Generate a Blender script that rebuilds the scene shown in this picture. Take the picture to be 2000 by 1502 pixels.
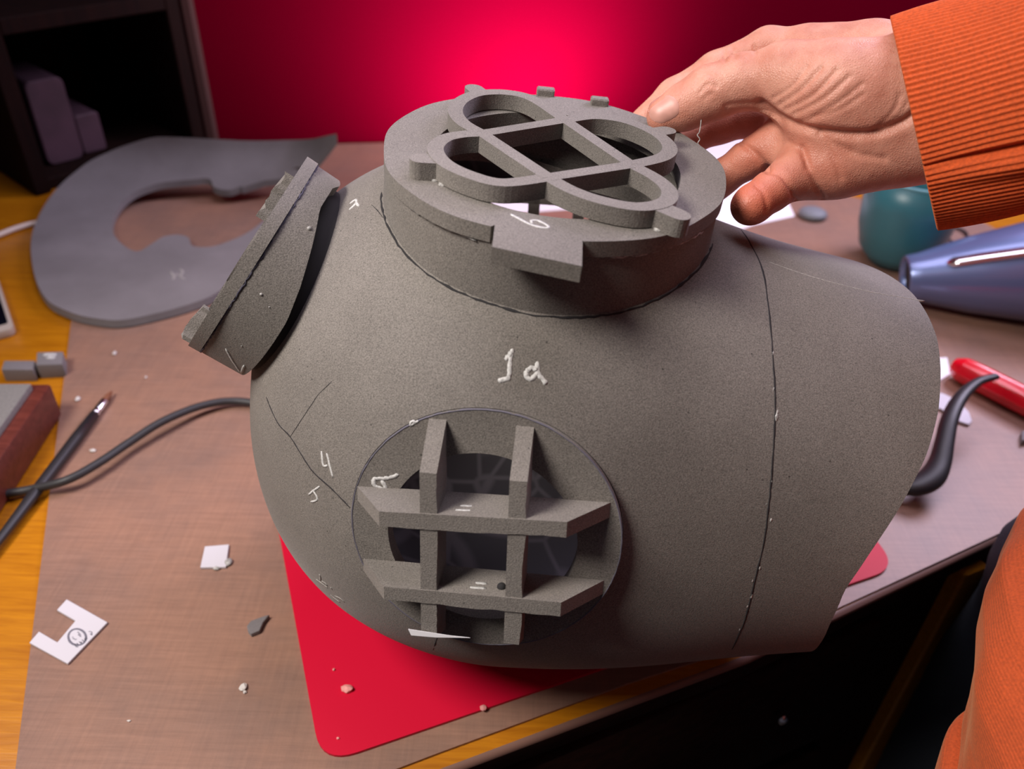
import bpy, bmesh, math, random
import numpy as np
from mathutils import Vector, Matrix
from mathutils.bvhtree import BVHTree
random.seed(7); rng = np.random.default_rng(7)
for o in list(bpy.data.objects): bpy.data.objects.remove(o)
SC = bpy.context.scene; COL = SC.collection

# ---------------------------------------------------------------- camera
F = 1600.0; CX, CY = 1000.0, 751.0; HC = 0.48
PITCH = math.radians(36.5); ROLL = math.radians(2.1)
Dv = np.array([0, math.cos(PITCH), -math.sin(PITCH)])
_r = np.array([1.0, 0, 0]); _u = np.cross(_r, Dv)
Rv = math.cos(ROLL) * _r + math.sin(ROLL) * _u
Uv = -math.sin(ROLL) * _r + math.cos(ROLL) * _u
EYE = np.array([0, 0, HC])
cd = bpy.data.cameras.new('camera'); cam = bpy.data.objects.new('camera', cd); COL.objects.link(cam)
cd.sensor_width = 36; cd.lens = 36 * F / 2000; cd.clip_start = 0.01; cd.clip_end = 30
M = Matrix(((Rv[0], Uv[0], -Dv[0], 0), (Rv[1], Uv[1], -Dv[1], 0), (Rv[2], Uv[2], -Dv[2], HC), (0, 0, 0, 1)))
cam.matrix_world = M
cd.dof.use_dof = True; cd.dof.focus_distance = 0.43; cd.dof.aperture_fstop = 7.0
SC.camera = cam
SC.view_settings.view_transform = 'Standard'; SC.view_settings.look = 'None'
SC.view_settings.gamma = 1.0; SC.view_settings.use_curve_mapping = False
SC.view_settings.exposure = 0.0

# ---------------------------------------------------------------- world and lights
w = bpy.data.worlds.new('World'); SC.world = w; w.use_nodes = True
w.node_tree.nodes['Background'].inputs[0].default_value = (0.75, 0.68, 0.85, 1)
w.node_tree.nodes['Background'].inputs[1].default_value = 0.06

def area(name, loc, target, power, size, col, size_y=None, spread=None):
    l = bpy.data.lights.new(name, 'AREA'); l.energy = power; l.size = size; l.color = col
    if size_y: l.shape = 'RECTANGLE'; l.size_y = size_y
    if spread: l.spread = math.radians(spread)
    o = bpy.data.objects.new(name, l); COL.objects.link(o); o.location = loc
    o.rotation_euler = (Vector(target) - Vector(loc)).to_track_quat('-Z', 'Y').to_euler()
    return o
def spot(name, loc, target, power, col, size, cone, blend):
    l = bpy.data.lights.new(name, 'SPOT'); l.energy = power; l.color = col; l.shadow_soft_size = size
    l.spot_size = math.radians(cone); l.spot_blend = blend
    o = bpy.data.objects.new(name, l); COL.objects.link(o); o.location = loc
    o.rotation_euler = (Vector(target) - Vector(loc)).to_track_quat('-Z', 'Y').to_euler(); return o
spot('ceiling_lamp_light', (-0.66, 0.04, 1.08), (-0.04, 0.36, 0.10), 78, (1.0, 0.93, 0.86), 0.22, 72, 1.0)
area('room_light', (0.10, 0.75, 1.45), (0.05, 0.42, 0.1), 11.0, 0.8, (0.92, 0.83, 1.0))
area('window_light', (0.95, 1.25, 0.95), (0.10, 0.50, 0.10), 18.0, 0.55, (0.84, 0.76, 1.0))
spot('desk_lamp_light', (0.05, 1.12, 0.05), (-0.08, 1.45, 0.20), 21, (1.0, 0.75, 0.80), 0.03, 140, 1.0)

# ---------------------------------------------------------------- helpers
def ray(x, y): return Dv + Rv * ((x - CX) / F) - Uv * ((y - CY) / F)
def at(x, y, depth): return EYE + ray(x, y) * depth
def atz(x, y, z=0.0):
    v = ray(x, y); return EYE + v * ((z - HC) / v[2])
def onplane(x, y, c, n):
    v = ray(x, y); return EYE + v * (((c - EYE) @ n) / (v @ n))
def proj(p):
    q = np.asarray(p) - EYE; z = q @ Dv
    return np.stack([CX + F * (q @ Rv) / z, CY - F * (q @ Uv) / z], -1), z
def unit(v): v = np.asarray(v, float); return v / np.linalg.norm(v)

def link(name, me, mats, parent=None, smooth=True, label=None):
    o = bpy.data.objects.new(name, me); COL.objects.link(o)
    for m in (mats if isinstance(mats, (list, tuple)) else [mats]): me.materials.append(m)
    if smooth is not False:
        for p in me.polygons: p.use_smooth = True
        if isinstance(smooth, (int, float)) and not isinstance(smooth, bool):
            try: me.set_sharp_from_angle(angle=math.radians(smooth))
            except Exception: pass
    if parent is not None:
        o.parent = parent; o.matrix_parent_inverse = Matrix.Translation(parent.location).inverted()
    if label: o['label'] = label
    return o
def obj(name, bm, mats, parent=None, smooth=True, label=None):
    bmesh.ops.recalc_face_normals(bm, faces=bm.faces[:])
    me = bpy.data.meshes.new(name); bm.to_mesh(me); bm.free()
    return link(name, me, mats, parent, smooth, label)
def raw(name, verts, faces, mats, parent=None, smooth=True, label=None):
    me = bpy.data.meshes.new(name); me.from_pydata([tuple(map(float, v)) for v in verts], [], faces); me.update()
    return link(name, me, mats, parent, smooth, label)
def tag(o, label, cat, group=None):
    o['label'] = label; o['category'] = cat
    if group: o['group'] = group
    return o
def thing(name, loc, label, cat, group=None):
    o = bpy.data.objects.new(name, None); COL.objects.link(o); o.location = tuple(map(float, loc)); o.empty_display_size = 0.02
    return tag(o, label, cat, group)
def struct(o): o['kind'] = 'structure'; return o

def smooth_line(pts, n=8, closed=False):
    P = [np.asarray(p, float) for p in pts]; out = []
    m = len(P); rngi = range(m if closed else m - 1)
    for i in rngi:
        if closed: a, b, c, d = P[i - 1], P[i], P[(i + 1) % m], P[(i + 2) % m]
        else: a, b, c, d = P[max(i - 1, 0)], P[i], P[i + 1], P[min(i + 2, m - 1)]
        for k in range(n):
            t = k / n
            out.append(0.5 * ((2 * b) + (-a + c) * t + (2 * a - 5 * b + 4 * c - d) * t * t + (-a + 3 * b - 3 * c + d) * t ** 3))
    if not closed: out.append(P[-1])
    return out
def add_tube(bm, pts, rad, seg=10, closed=False, flat=None):
    pts = [np.asarray(p, float) for p in pts]; n = len(pts); rings = []
    rads = rad if hasattr(rad, '__len__') else [rad] * n
    up = np.array([0, 0, 1.0]); prev = None
    for i in range(n):
        if closed: t = pts[(i + 1) % n] - pts[i - 1]
        else: t = pts[min(i + 1, n - 1)] - pts[max(i - 1, 0)]
        t = unit(t)
        a = np.cross(t, up) if prev is None else prev - t * (prev @ t)
        if np.linalg.norm(a) < 1e-6: a = np.cross(t, np.array([1.0, 0, 0]))
        a = unit(a); b = np.cross(a, t); prev = a
        f = flat if flat else 1.0
        rings.append([bm.verts.new(pts[i] + rads[i] * (math.cos(q) * a + f * math.sin(q) * b)) for q in np.linspace(0, 2 * math.pi, seg, endpoint=False)])
    for i in range(n if closed else n - 1):
        r0, r1 = rings[i], rings[(i + 1) % n]
        for k in range(seg): bm.faces.new((r0[k], r0[(k + 1) % seg], r1[(k + 1) % seg], r1[k]))
    if not closed:
        for i, s in ((0, -1), (n - 1, 1)):
            j = 1 if i == 0 else n - 2
            t = unit(pts[i] - pts[j]); c = bm.verts.new(pts[i] + t * rads[i] * 0.5)
            r = rings[i]
            for k in range(seg): bm.faces.new((r[k], r[(k + 1) % seg], c))
    return bm
def add_prism(bm, poly, c, ex, ey, n, z0, z1):
    # extrude a simple polygon (local 2D) between z0 and z1 along n
    lo = [bm.verts.new(c + ex * p[0] + ey * p[1] + n * z0) for p in poly]
    hi = [bm.verts.new(c + ex * p[0] + ey * p[1] + n * z1) for p in poly]
    m = len(poly); fs = [bm.faces.new(lo[::-1]), bm.faces.new(hi)]
    for i in range(m): bm.faces.new((lo[i], lo[(i + 1) % m], hi[(i + 1) % m], hi[i]))
    return fs
def add_box(bm, c, ex, ey, ez, sx, sy, sz):
    h = [(-1, -1), (1, -1), (1, 1), (-1, 1)]
    return add_prism(bm, [(a * sx / 2, b * sy / 2) for a, b in h], np.asarray(c, float), unit(ex), unit(ey), unit(ez), -sz / 2, sz / 2)
def bevel(bm, w, seg=2, ang=30):
    bmesh.ops.recalc_face_normals(bm, faces=bm.faces[:])
    es = [e for e in bm.edges if len(e.link_faces) == 2 and e.calc_face_angle(0) > math.radians(ang)]
    bmesh.ops.bevel(bm, geom=es, offset=w, segments=seg, profile=0.5, affect='EDGES', clamp_overlap=True)
def add_lathe(bm, prof, c, axis, seg=48, ref=None, cap=False):
    n = unit(axis); a = np.cross(n, np.array([0, 0, 1.0]) if abs(n[2]) < .9 else np.array([1.0, 0, 0])); a = unit(a); b = np.cross(n, a)
    rings = []
    for r, z in prof:
        if r < 1e-6: rings.append([bm.verts.new(c + n * z)] )
        else: rings.append([bm.verts.new(c + n * z + r * (math.cos(q) * a + math.sin(q) * b)) for q in np.linspace(0, 2 * math.pi, seg, endpoint=False)])
    for r0, r1 in zip(rings[:-1], rings[1:]):
        for k in range(seg):
            k2 = (k + 1) % seg
            if len(r0) == 1 and len(r1) == 1: continue
            if len(r0) == 1: bm.faces.new((r0[0], r1[k], r1[k2]))
            elif len(r1) == 1: bm.faces.new((r0[k], r0[k2], r1[0]))
            else: bm.faces.new((r0[k], r0[k2], r1[k2], r1[k]))
def ribbon(bm, pts, nors, hw, h=0.00025, jitter=0.0, closed=False):
    rows = []
    n = len(pts)
    for i in range(n):
        t = unit(pts[(i + 1) % n] - pts[i - 1]) if closed else unit(pts[min(i + 1, n - 1)] - pts[max(i - 1, 0)])
        s = unit(np.cross(t, nors[i])); f = 1.0
        if not closed and (i == 0 or i == n - 1): f = 0.45
        wl = hw * f * (1 + jitter * rng.uniform(-1, 1)); wr = hw * f * (1 + jitter * rng.uniform(-1, 1))
        rows.append([bm.verts.new(pts[i] + s * wl - nors[i] * 0.0006), bm.verts.new(pts[i] + s * wl * .8 + nors[i] * h), bm.verts.new(pts[i] - s * wr * .8 + nors[i] * h), bm.verts.new(pts[i] - s * wr - nors[i] * 0.0006)])
    for i in range(n if closed else n - 1):
        a, b = rows[i], rows[(i + 1) % n]
        for k in range(3): bm.faces.new((a[k], a[k + 1], b[k + 1], b[k]))
    if not closed:
        for r in (rows[0], rows[-1]): bm.faces.new(r)

# ---------------------------------------------------------------- materials
def new_mat(name):
    m = bpy.data.materials.new(name); m.use_nodes = True
    nt = m.node_tree; b = nt.nodes['Principled BSDF']; return m, nt, b
def nd(nt, t, **kw):
    n = nt.nodes.new(t)
    for k, v in kw.items():
        if k in n.inputs.keys(): n.inputs[k].default_value = v
        else: setattr(n, k, v)
    return n
def ramp(nt, stops):
    r = nt.nodes.new('ShaderNodeValToRGB'); e = r.color_ramp.elements
    while len(e) < len(stops): e.new(0.5)
    for i, (p, c) in enumerate(stops): e[i].position = p; e[i].color = (*c, 1)
    return r
def simple(name, col, rough=0.6, metal=0.0, bump=0.0, scale=400, var=0.0, coat=0.0, spec=0.5):
    m, nt, b = new_mat(name); L = nt.links.new
    b.inputs['Base Color'].default_value = (*col, 1); b.inputs['Roughness'].default_value = rough; b.inputs['Metallic'].default_value = metal
    b.inputs['Coat Weight'].default_value = coat; b.inputs['Specular IOR Level'].default_value = spec
    if bump or var:
        tc = nd(nt, 'ShaderNodeTexCoord'); no = nd(nt, 'ShaderNodeTexNoise', Scale=scale, Detail=3.0); L(tc.outputs['Object'], no.inputs['Vector'])
        if var:
            r = ramp(nt, [(0.3, tuple(c * (1 - var) for c in col)), (0.7, tuple(min(1, c * (1 + var)) for c in col))]); L(no.outputs['Fac'], r.inputs[0]); L(r.outputs[0], b.inputs['Base Color'])
        if bump:
            bp = nd(nt, 'ShaderNodeBump', Strength=bump, Distance=0.0005); L(no.outputs['Fac'], bp.inputs['Height']); L(bp.outputs[0], b.inputs['Normal'])
    return m
def foam(name, col, speck=0.35, bump=0.35):
    m, nt, b = new_mat(name); L = nt.links.new
    tc = nd(nt, 'ShaderNodeTexCoord')
    fine = nd(nt, 'ShaderNodeTexNoise', Scale=1500.0, Detail=2.0, Roughness=0.7); L(tc.outputs['Object'], fine.inputs['Vector'])
    mid = nd(nt, 'ShaderNodeTexNoise', Scale=9.0, Detail=5.0, Roughness=0.6); L(tc.outputs['Object'], mid.inputs['Vector'])
    pit = nd(nt, 'ShaderNodeTexVoronoi', Scale=95.0); L(tc.outputs['Object'], pit.inputs['Vector'])
    r1 = ramp(nt, [(0.28, tuple(c * (1 - speck) for c in col)), (0.72, tuple(c * (1 + speck) for c in col))]); L(fine.outputs['Fac'], r1.inputs[0])
    r2 = ramp(nt, [(0.3, (0.78, 0.77, 0.76)), (0.7, (1.12, 1.12, 1.12))]); L(mid.outputs['Fac'], r2.inputs[0])
    mx = nd(nt, 'ShaderNodeMix', data_type='RGBA', blend_type='MULTIPLY'); mx.inputs[0].default_value = 1.0
    L(r1.outputs[0], mx.inputs[6]); L(r2.outputs[0], mx.inputs[7])
    r3 = ramp(nt, [(0.03, (0.15, 0.15, 0.15)), (0.06, (1, 1, 1))]); L(pit.outputs['Distance'], r3.inputs[0])
    mx2 = nd(nt, 'ShaderNodeMix', data_type='RGBA', blend_type='MULTIPLY'); mx2.inputs[0].default_value = 0.8
    L(mx.outputs[2], mx2.inputs[6]); L(r3.outputs[0], mx2.inputs[7]); L(mx2.outputs[2], b.inputs['Base Color'])
    b.inputs['Roughness'].default_value = 0.72; b.inputs['Specular IOR Level'].default_value = 0.35
    b.inputs['Sheen Weight'].default_value = 0.15
    bp = nd(nt, 'ShaderNodeBump', Strength=bump, Distance=0.0004); L(fine.outputs['Fac'], bp.inputs['Height']); L(bp.outputs[0], b.inputs['Normal'])
    return m
MFOAM = foam('grey_foam', (0.168, 0.150, 0.135), 0.5, 0.5)
MFOAMEDGE = foam('grey_foam_cut_edge', (0.180, 0.161, 0.146), 0.4, 0.8)
MFOAMFAR = foam('grey_foam_sheet', (0.185, 0.168, 0.174), 0.15, 0.2)
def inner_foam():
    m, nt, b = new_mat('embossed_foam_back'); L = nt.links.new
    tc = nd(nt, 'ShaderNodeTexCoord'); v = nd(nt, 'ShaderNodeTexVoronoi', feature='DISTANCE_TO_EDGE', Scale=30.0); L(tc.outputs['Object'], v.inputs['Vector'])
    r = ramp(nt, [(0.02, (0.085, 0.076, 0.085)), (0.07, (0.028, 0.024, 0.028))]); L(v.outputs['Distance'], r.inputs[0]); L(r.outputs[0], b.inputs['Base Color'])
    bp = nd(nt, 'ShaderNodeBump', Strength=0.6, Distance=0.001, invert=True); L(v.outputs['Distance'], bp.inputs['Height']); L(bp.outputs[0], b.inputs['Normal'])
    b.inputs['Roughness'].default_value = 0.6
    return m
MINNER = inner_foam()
MCHALK = simple('white_marker', (0.50, 0.49, 0.48), 0.9, bump=0.5, scale=900, var=0.25)
MFAINT = simple('worn_white_marker', (0.33, 0.31, 0.29), 0.9, var=0.3, scale=900)
MSEAM = simple('dark_seam_and_gap_shade', (0.02, 0.018, 0.02), 0.9)
MGLUE = simple('dried_glue', (0.36, 0.345, 0.33), 0.5, var=0.5, scale=700)
MINK = simple('blue_ink_line', (0.045, 0.040, 0.065), 0.8)
MINKF = simple('faded_ink_line', (0.13, 0.12, 0.155), 0.8)
MRED = simple('red_plastic_sheet', (0.60, 0.0015, 0.030), 0.5, bump=0.1, scale=60, spec=0.25)
MCARD = simple('white_card', (0.60, 0.57, 0.62), 0.55)
MPAPER = simple('white_paper', (0.85, 0.83, 0.87), 0.7)
MPRINT = simple('grey_print', (0.16, 0.15, 0.19), 0.7)
MBLACK = simple('black_rubber', (0.018, 0.016, 0.018), 0.45)
MBLACKC = simple('black_cable_sheath', (0.03, 0.028, 0.03), 0.5)
MCHROME = simple('polished_steel', (0.8, 0.78, 0.8), 0.18, 1.0)
MBLUE = simple('blue_metallic_paint', (0.14, 0.18, 0.36), 0.3, 0.45, coat=0.5)
MTEAL = simple('teal_plastic', (0.035, 0.155, 0.185), 0.35, var=0.1, scale=20)
MTEALR = simple('pale_teal_rim', (0.12, 0.32, 0.36), 0.4)
MREDPEN = simple('red_gloss_plastic', (0.80, 0.006, 0.02), 0.25, coat=0.5)
MDARKMESH = simple('dark_grille', (0.03, 0.028, 0.02), 0.6, bump=1.0, scale=600, var=0.6)
MPEBBLE = simple('grey_disc', (0.17, 0.18, 0.20), 0.6)
MBRISTLE = simple('brown_bristle', (0.20, 0.07, 0.03), 0.7)
MPHONE = simple('phone_bezel', (0.42, 0.36, 0.30), 0.35)
MSCREEN = simple('phone_screen', (0.004, 0.004, 0.008), 0.1)
MWHITECABLE = simple('white_cable_sheath', (0.62, 0.52, 0.45), 0.5)
MSTONE = simple('grey_stone', (0.19, 0.18, 0.165), 0.8, bump=0.4, scale=500, var=0.15)
def wood(name, c0, c1, rough, scale=(1, 14, 14), rot=0.0, ns=6.0):
    m, nt, b = new_mat(name); L = nt.links.new
    tc = nd(nt, 'ShaderNodeTexCoord'); mp = nd(nt, 'ShaderNodeMapping'); mp.inputs['Scale'].default_value = scale; mp.inputs['Rotation'].default_value = (0, 0, rot)
    L(tc.outputs['Object'], mp.inputs['Vector'])
    n1 = nd(nt, 'ShaderNodeTexNoise', Scale=ns, Detail=6.0, Roughness=0.65, Distortion=0.6); L(mp.outputs[0], n1.inputs['Vector'])
    r = ramp(nt, [(0.3, c0), (0.68, c1)]); L(n1.outputs['Fac'], r.inputs[0]); L(r.outputs[0], b.inputs['Base Color'])
    b.inputs['Roughness'].default_value = rough
    bp = nd(nt, 'ShaderNodeBump', Strength=0.15, Distance=0.001); L(n1.outputs['Fac'], bp.inputs['Height']); L(bp.outputs[0], b.inputs['Normal'])
    return m
MWOOD = wood('varnished_yellow_wood', (0.36, 0.115, 0.002), (0.52, 0.195, 0.005), 0.35, (3, 40, 40), math.radians(-24))
MDARKWOOD = wood('dark_brown_wood', (0.010, 0.003, 0.002), (0.028, 0.008, 0.005), 0.6, (2, 20, 20))
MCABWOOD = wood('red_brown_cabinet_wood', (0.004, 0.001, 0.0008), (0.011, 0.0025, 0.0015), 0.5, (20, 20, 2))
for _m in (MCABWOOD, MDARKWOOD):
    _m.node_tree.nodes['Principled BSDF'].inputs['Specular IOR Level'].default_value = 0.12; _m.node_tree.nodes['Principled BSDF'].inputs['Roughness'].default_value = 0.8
MEDGE = simple('worn_brown_edge', (0.20, 0.105, 0.08), 0.5)
MREDWOOD = wood('reddish_box_wood', (0.085, 0.016, 0.010), (0.15, 0.032, 0.020), 0.45, (3, 30, 30))
def deskpad():
    m, nt, b = new_mat('brown_desk_pad'); L = nt.links.new
    tc = nd(nt, 'ShaderNodeTexCoord')
    mp = nd(nt, 'ShaderNodeMapping'); mp.inputs['Scale'].default_value = (3, 45, 1); mp.inputs['Rotation'].default_value = (0, 0, math.radians(-10)); L(tc.outputs['Object'], mp.inputs['Vector'])
    n1 = nd(nt, 'ShaderNodeTexNoise', Scale=7.0, Detail=6.0, Roughness=0.7); L(mp.outputs[0], n1.inputs['Vector'])
    n2 = nd(nt, 'ShaderNodeTexNoise', Scale=8.0, Detail=6.0, Roughness=0.65); L(tc.outputs['Object'], n2.inputs['Vector'])
    wv = nd(nt, 'ShaderNodeTexNoise', Scale=900.0, Detail=2.0); L(tc.outputs['Object'], wv.inputs['Vector'])
    r = ramp(nt, [(0.3, (0.255, 0.142, 0.100)), (0.7, (0.335, 0.188, 0.132))]); L(n1.outputs['Fac'], r.inputs[0])
    r2 = ramp(nt, [(0.30, (0.74, 0.80, 0.90)), (0.62, (1.05, 1.0, 0.98))]); L(n2.outputs['Fac'], r2.inputs[0])
    mx = nd(nt, 'ShaderNodeMix', data_type='RGBA', blend_type='MULTIPLY'); mx.inputs[0].default_value = 1.0
    mpb = nd(nt, 'ShaderNodeMapping'); mpb.inputs['Scale'].default_value = (55, 3, 1); mpb.inputs['Rotation'].default_value = (0, 0, math.radians(-22)); L(tc.outputs['Object'], mpb.inputs['Vector'])
    n3 = nd(nt, 'ShaderNodeTexNoise', Scale=6.0, Detail=6.0, Roughness=0.7); L(mpb.outputs[0], n3.inputs['Vector'])
    r4 = ramp(nt, [(0.3, (0.88, 0.88, 0.89)), (0.7, (1.06, 1.06, 1.05))]); L(n3.outputs['Fac'], r4.inputs[0])
    mxb = nd(nt, 'ShaderNodeMix', data_type='RGBA', blend_type='MULTIPLY'); mxb.inputs[0].default_value = 1.0
    L(n2.outputs['Fac'], r2.inputs[0]); L(r.outputs[0], mx.inputs[6]); L(r2.outputs[0], mx.inputs[7]); L(mx.outputs[2], mxb.inputs[6]); L(r4.outputs[0], mxb.inputs[7]); L(mxb.outputs[2], b.inputs['Base Color'])
    b.inputs['Roughness'].default_value = 0.46; b.inputs['Specular IOR Level'].default_value = 0.5
    bp = nd(nt, 'ShaderNodeBump', Strength=0.12, Distance=0.0005); L(wv.outputs['Fac'], bp.inputs['Height']); L(bp.outputs[0], b.inputs['Normal'])
    return m
MPAD = deskpad()
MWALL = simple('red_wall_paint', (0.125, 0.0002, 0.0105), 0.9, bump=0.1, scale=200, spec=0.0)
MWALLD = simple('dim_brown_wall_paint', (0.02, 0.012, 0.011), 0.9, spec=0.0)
MTRIM = simple('grey_brown_trim', (0.06, 0.03, 0.028), 0.8, spec=0.1)
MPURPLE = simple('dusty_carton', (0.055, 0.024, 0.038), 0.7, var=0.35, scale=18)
MFLOOR = simple('dark_floor', (0.03, 0.02, 0.017), 0.6, var=0.3, scale=6)
def knit(name, col, rib=None, sheen=0.25):
    m, nt, b = new_mat(name); L = nt.links.new
    tc = nd(nt, 'ShaderNodeTexCoord'); n1 = nd(nt, 'ShaderNodeTexNoise', Scale=700.0, Detail=3.0); L(tc.outputs['Object'], n1.inputs['Vector'])
    n2 = nd(nt, 'ShaderNodeTexNoise', Scale=14.0, Detail=4.0); L(tc.outputs['Object'], n2.inputs['Vector'])
    r = ramp(nt, [(0.3, tuple(c * .8 for c in col)), (0.7, tuple(c * 1.15 for c in col))]); L(n1.outputs['Fac'], r.inputs[0])
    r2 = ramp(nt, [(0.3, (0.88, 0.86, 0.85)), (0.7, (1.05, 1.05, 1.05))]); L(n2.outputs['Fac'], r2.inputs[0])
    mx = nd(nt, 'ShaderNodeMix', data_type='RGBA', blend_type='MULTIPLY'); mx.inputs[0].default_value = 1.0
    L(r.outputs[0], mx.inputs[6]); L(r2.outputs[0], mx.inputs[7]); L(mx.outputs[2], b.inputs['Base Color'])
    b.inputs['Roughness'].default_value = 0.9; b.inputs['Sheen Weight'].default_value = sheen; b.inputs['Sheen Tint'].default_value = (1, .6, .3, 1)
    if rib:
        wv = nd(nt, 'ShaderNodeTexWave', bands_direction='Z'); wv.inputs['Scale'].default_value = rib; wv.inputs['Distortion'].default_value = 0.6; wv.inputs['Detail'].default_value = 1.0
        L(tc.outputs['Object'], wv.inputs['Vector'])
        bp = nd(nt, 'ShaderNodeBump', Strength=0.25, Distance=0.0006); L(wv.outputs['Fac'], bp.inputs['Height']); L(bp.outputs[0], b.inputs['Normal'])
    else:
        bp = nd(nt, 'ShaderNodeBump', Strength=0.5, Distance=0.0005); L(n1.outputs['Fac'], bp.inputs['Height']); L(bp.outputs[0], b.inputs['Normal'])
    return m
MORANGE = knit('orange_ribbed_knit', (0.60, 0.085, 0.012))
MORANGE2 = knit('orange_sweatshirt_knit', (0.50, 0.075, 0.014), rib=190)
MJEANS = knit('dark_blue_denim', (0.030, 0.036, 0.050), None, 0.0)
def skin():
    m, nt, b = new_mat('skin'); L = nt.links.new
    tc = nd(nt, 'ShaderNodeTexCoord')
    n1 = nd(nt, 'ShaderNodeTexNoise', Scale=55.0, Detail=5.0, Roughness=0.6); L(tc.outputs['Object'], n1.inputs['Vector'])
    r = ramp(nt, [(0.3, (0.52, 0.20, 0.135)), (0.7, (0.71, 0.35, 0.255))]); L(n1.outputs['Fac'], r.inputs[0])
    at_ = nd(nt, 'ShaderNodeAttribute', attribute_name='flush')
    mx = nd(nt, 'ShaderNodeMix', data_type='RGBA'); L(at_.outputs['Fac'], mx.inputs[0]); L(r.outputs[0], mx.inputs[6]); mx.inputs[7].default_value = (0.52, 0.125, 0.065, 1)
    L(mx.outputs[2], b.inputs['Base Color'])
    b.inputs['Roughness'].default_value = 0.48; b.inputs['Specular IOR Level'].default_value = 0.45
    b.inputs['Subsurface Weight'].default_value = 0.15; b.inputs['Subsurface Radius'].default_value = (0.004, 0.0015, 0.0008); b.inputs['Subsurface Scale'].default_value = 1.0
    mp = nd(nt, 'ShaderNodeMapping'); mp.inputs['Scale'].default_value = (1.0, 1.0, 1.0); L(tc.outputs['Object'], mp.inputs['Vector'])
    v = nd(nt, 'ShaderNodeTexVoronoi', Scale=750.0, feature='DISTANCE_TO_EDGE'); L(mp.outputs[0], v.inputs['Vector'])
    n2 = nd(nt, 'ShaderNodeTexNoise', Scale=260.0, Detail=3.0); L(mp.outputs[0], n2.inputs['Vector'])
    ad = nd(nt, 'ShaderNodeMath', operation='ADD'); L(v.outputs['Distance'], ad.inputs[0]); L(n2.outputs['Fac'], ad.inputs[1])
    bp = nd(nt, 'ShaderNodeBump', Strength=0.42, Distance=0.0007); L(ad.outputs[0], bp.inputs['Height']); L(bp.outputs[0], b.inputs['Normal'])
    return m
MSKIN = skin()
MNAIL = simple('thumbnail_nail', (0.62, 0.31, 0.25), 0.42, coat=0.0, var=0.08, scale=200)

# ---------------------------------------------------------------- room: floor, wall
P_wl = atz(425, 284, 0); P_wr = atz(745, 277, 0)
wdir = unit((P_wr - P_wl) * np.array([1, 1, 0])); wn = np.array([wdir[1], -wdir[0], 0.0])      # wn points to the camera side
ZF = -0.74
Z = np.array([0, 0, 1.0])
bm = bmesh.new(); add_box(bm, (0.3, 1.0, ZF - 0.02), (1, 0, 0), (0, 1, 0), Z, 6.5, 5.6, 0.04)
struct(obj('floor', bm, MFLOOR, smooth=False))
bm = bmesh.new(); c = P_wl + wdir * 1.725 - wn * 0.03; add_box(bm, (c[0], c[1], 0.33), wdir, wn, Z, 3.50, 0.04, 2.14)
struct(obj('wall_back', bm, MWALL, smooth=False))
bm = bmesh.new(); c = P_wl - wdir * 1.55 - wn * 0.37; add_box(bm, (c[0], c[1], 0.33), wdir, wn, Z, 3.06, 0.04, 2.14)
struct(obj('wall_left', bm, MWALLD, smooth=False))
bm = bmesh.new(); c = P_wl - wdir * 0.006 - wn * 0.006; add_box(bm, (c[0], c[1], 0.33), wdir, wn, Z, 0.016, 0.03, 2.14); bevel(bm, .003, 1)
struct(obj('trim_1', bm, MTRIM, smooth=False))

# ---------------------------------------------------------------- desk
ZT = -0.002
tf = [(-0.70, -0.03), (-0.031, 0.256), (0.090, 0.309), (0.170, 0.3435), (0.244, 0.3835), (0.4255, 0.481), (0.80, 0.69)]
tb = [(1.02, 0.80), (0.72, 1.135), (0.665, 1.30), (0.60, 1.36)]
back_l = P_wl - wdir * 0.60; back_r = P_wl + wdir * 1.15
poly = tf + [(0.86, 0.74), (0.735, 1.125), (0.60, 1.62)] + [tuple((P_wl + wdir * 0.40 + wn * .0)[:2]), tuple((P_wl - wdir * 0.02 + wn * .004)[:2]), tuple((P_wl - wdir * 0.42 + wn * .012)[:2]), (-1.05, 0.65)]
desk = thing('desk', (0.0, 0.8, ZF), 'yellow varnished wooden desk with dark front panel standing before the red wall', 'desk')
bm = bmesh.new(); add_prism(bm, poly, np.zeros(3), np.array([1., 0, 0]), np.array([0, 1., 0]), Z, ZT - 0.022, ZT); bevel(bm, 0.004, 3)
tt = obj('tabletop', bm, [MWOOD, MDARKWOOD, MEDGE], desk, 30)
for p_ in tt.data.polygons:
    if abs(p_.normal.z) < .99: p_.material_index = 2 if p_.normal.z > .2 else 1
fd = unit(np.array([0.244 + 0.031, 0.3835 - 0.256, 0])); fn = np.array([fd[1], -fd[0], 0.0])
pf = np.array([-0.031, 0.256, 0]) - fn * 0.018
bm = bmesh.new(); a = pf - fd * 0.62; b_ = pf + fd * 0.56; c = (a + b_) / 2 - fn * 0.01
add_box(bm, (c[0], c[1], (ZT - .022 + ZF) / 2), fd, fn, Z, np.linalg.norm(b_ - a), 0.02, (ZT - .022) - ZF)
obj('front_panel', bm, MDARKWOOD, desk, False, 'dark brown front panel')
for k in range(2):
    bm = bmesh.new(); c = pf + fd * 0.19 + fn * 0.006; add_box(bm, (c[0], c[1], -0.13 - k * 0.19), fd, fn, Z, 0.36, 0.012, 0.165); bevel(bm, .003, 2)
    dr = obj('drawer', bm, MDARKWOOD, desk, 30)
    kp = onplane(1517, 1390, c + fn * .006, fn) if k == 0 else np.array([c[0], c[1], -0.13 - .19]) + fn * .006
    bm = bmesh.new(); add_lathe(bm, [(0, -.001), (.0025, -.001), (.0025, .003), (.005, .006), (.004, .010), (0, .011)], kp, fn, 16)
    obj('knob', bm, MCHROME, dr, True, 'small metal knob')
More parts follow.
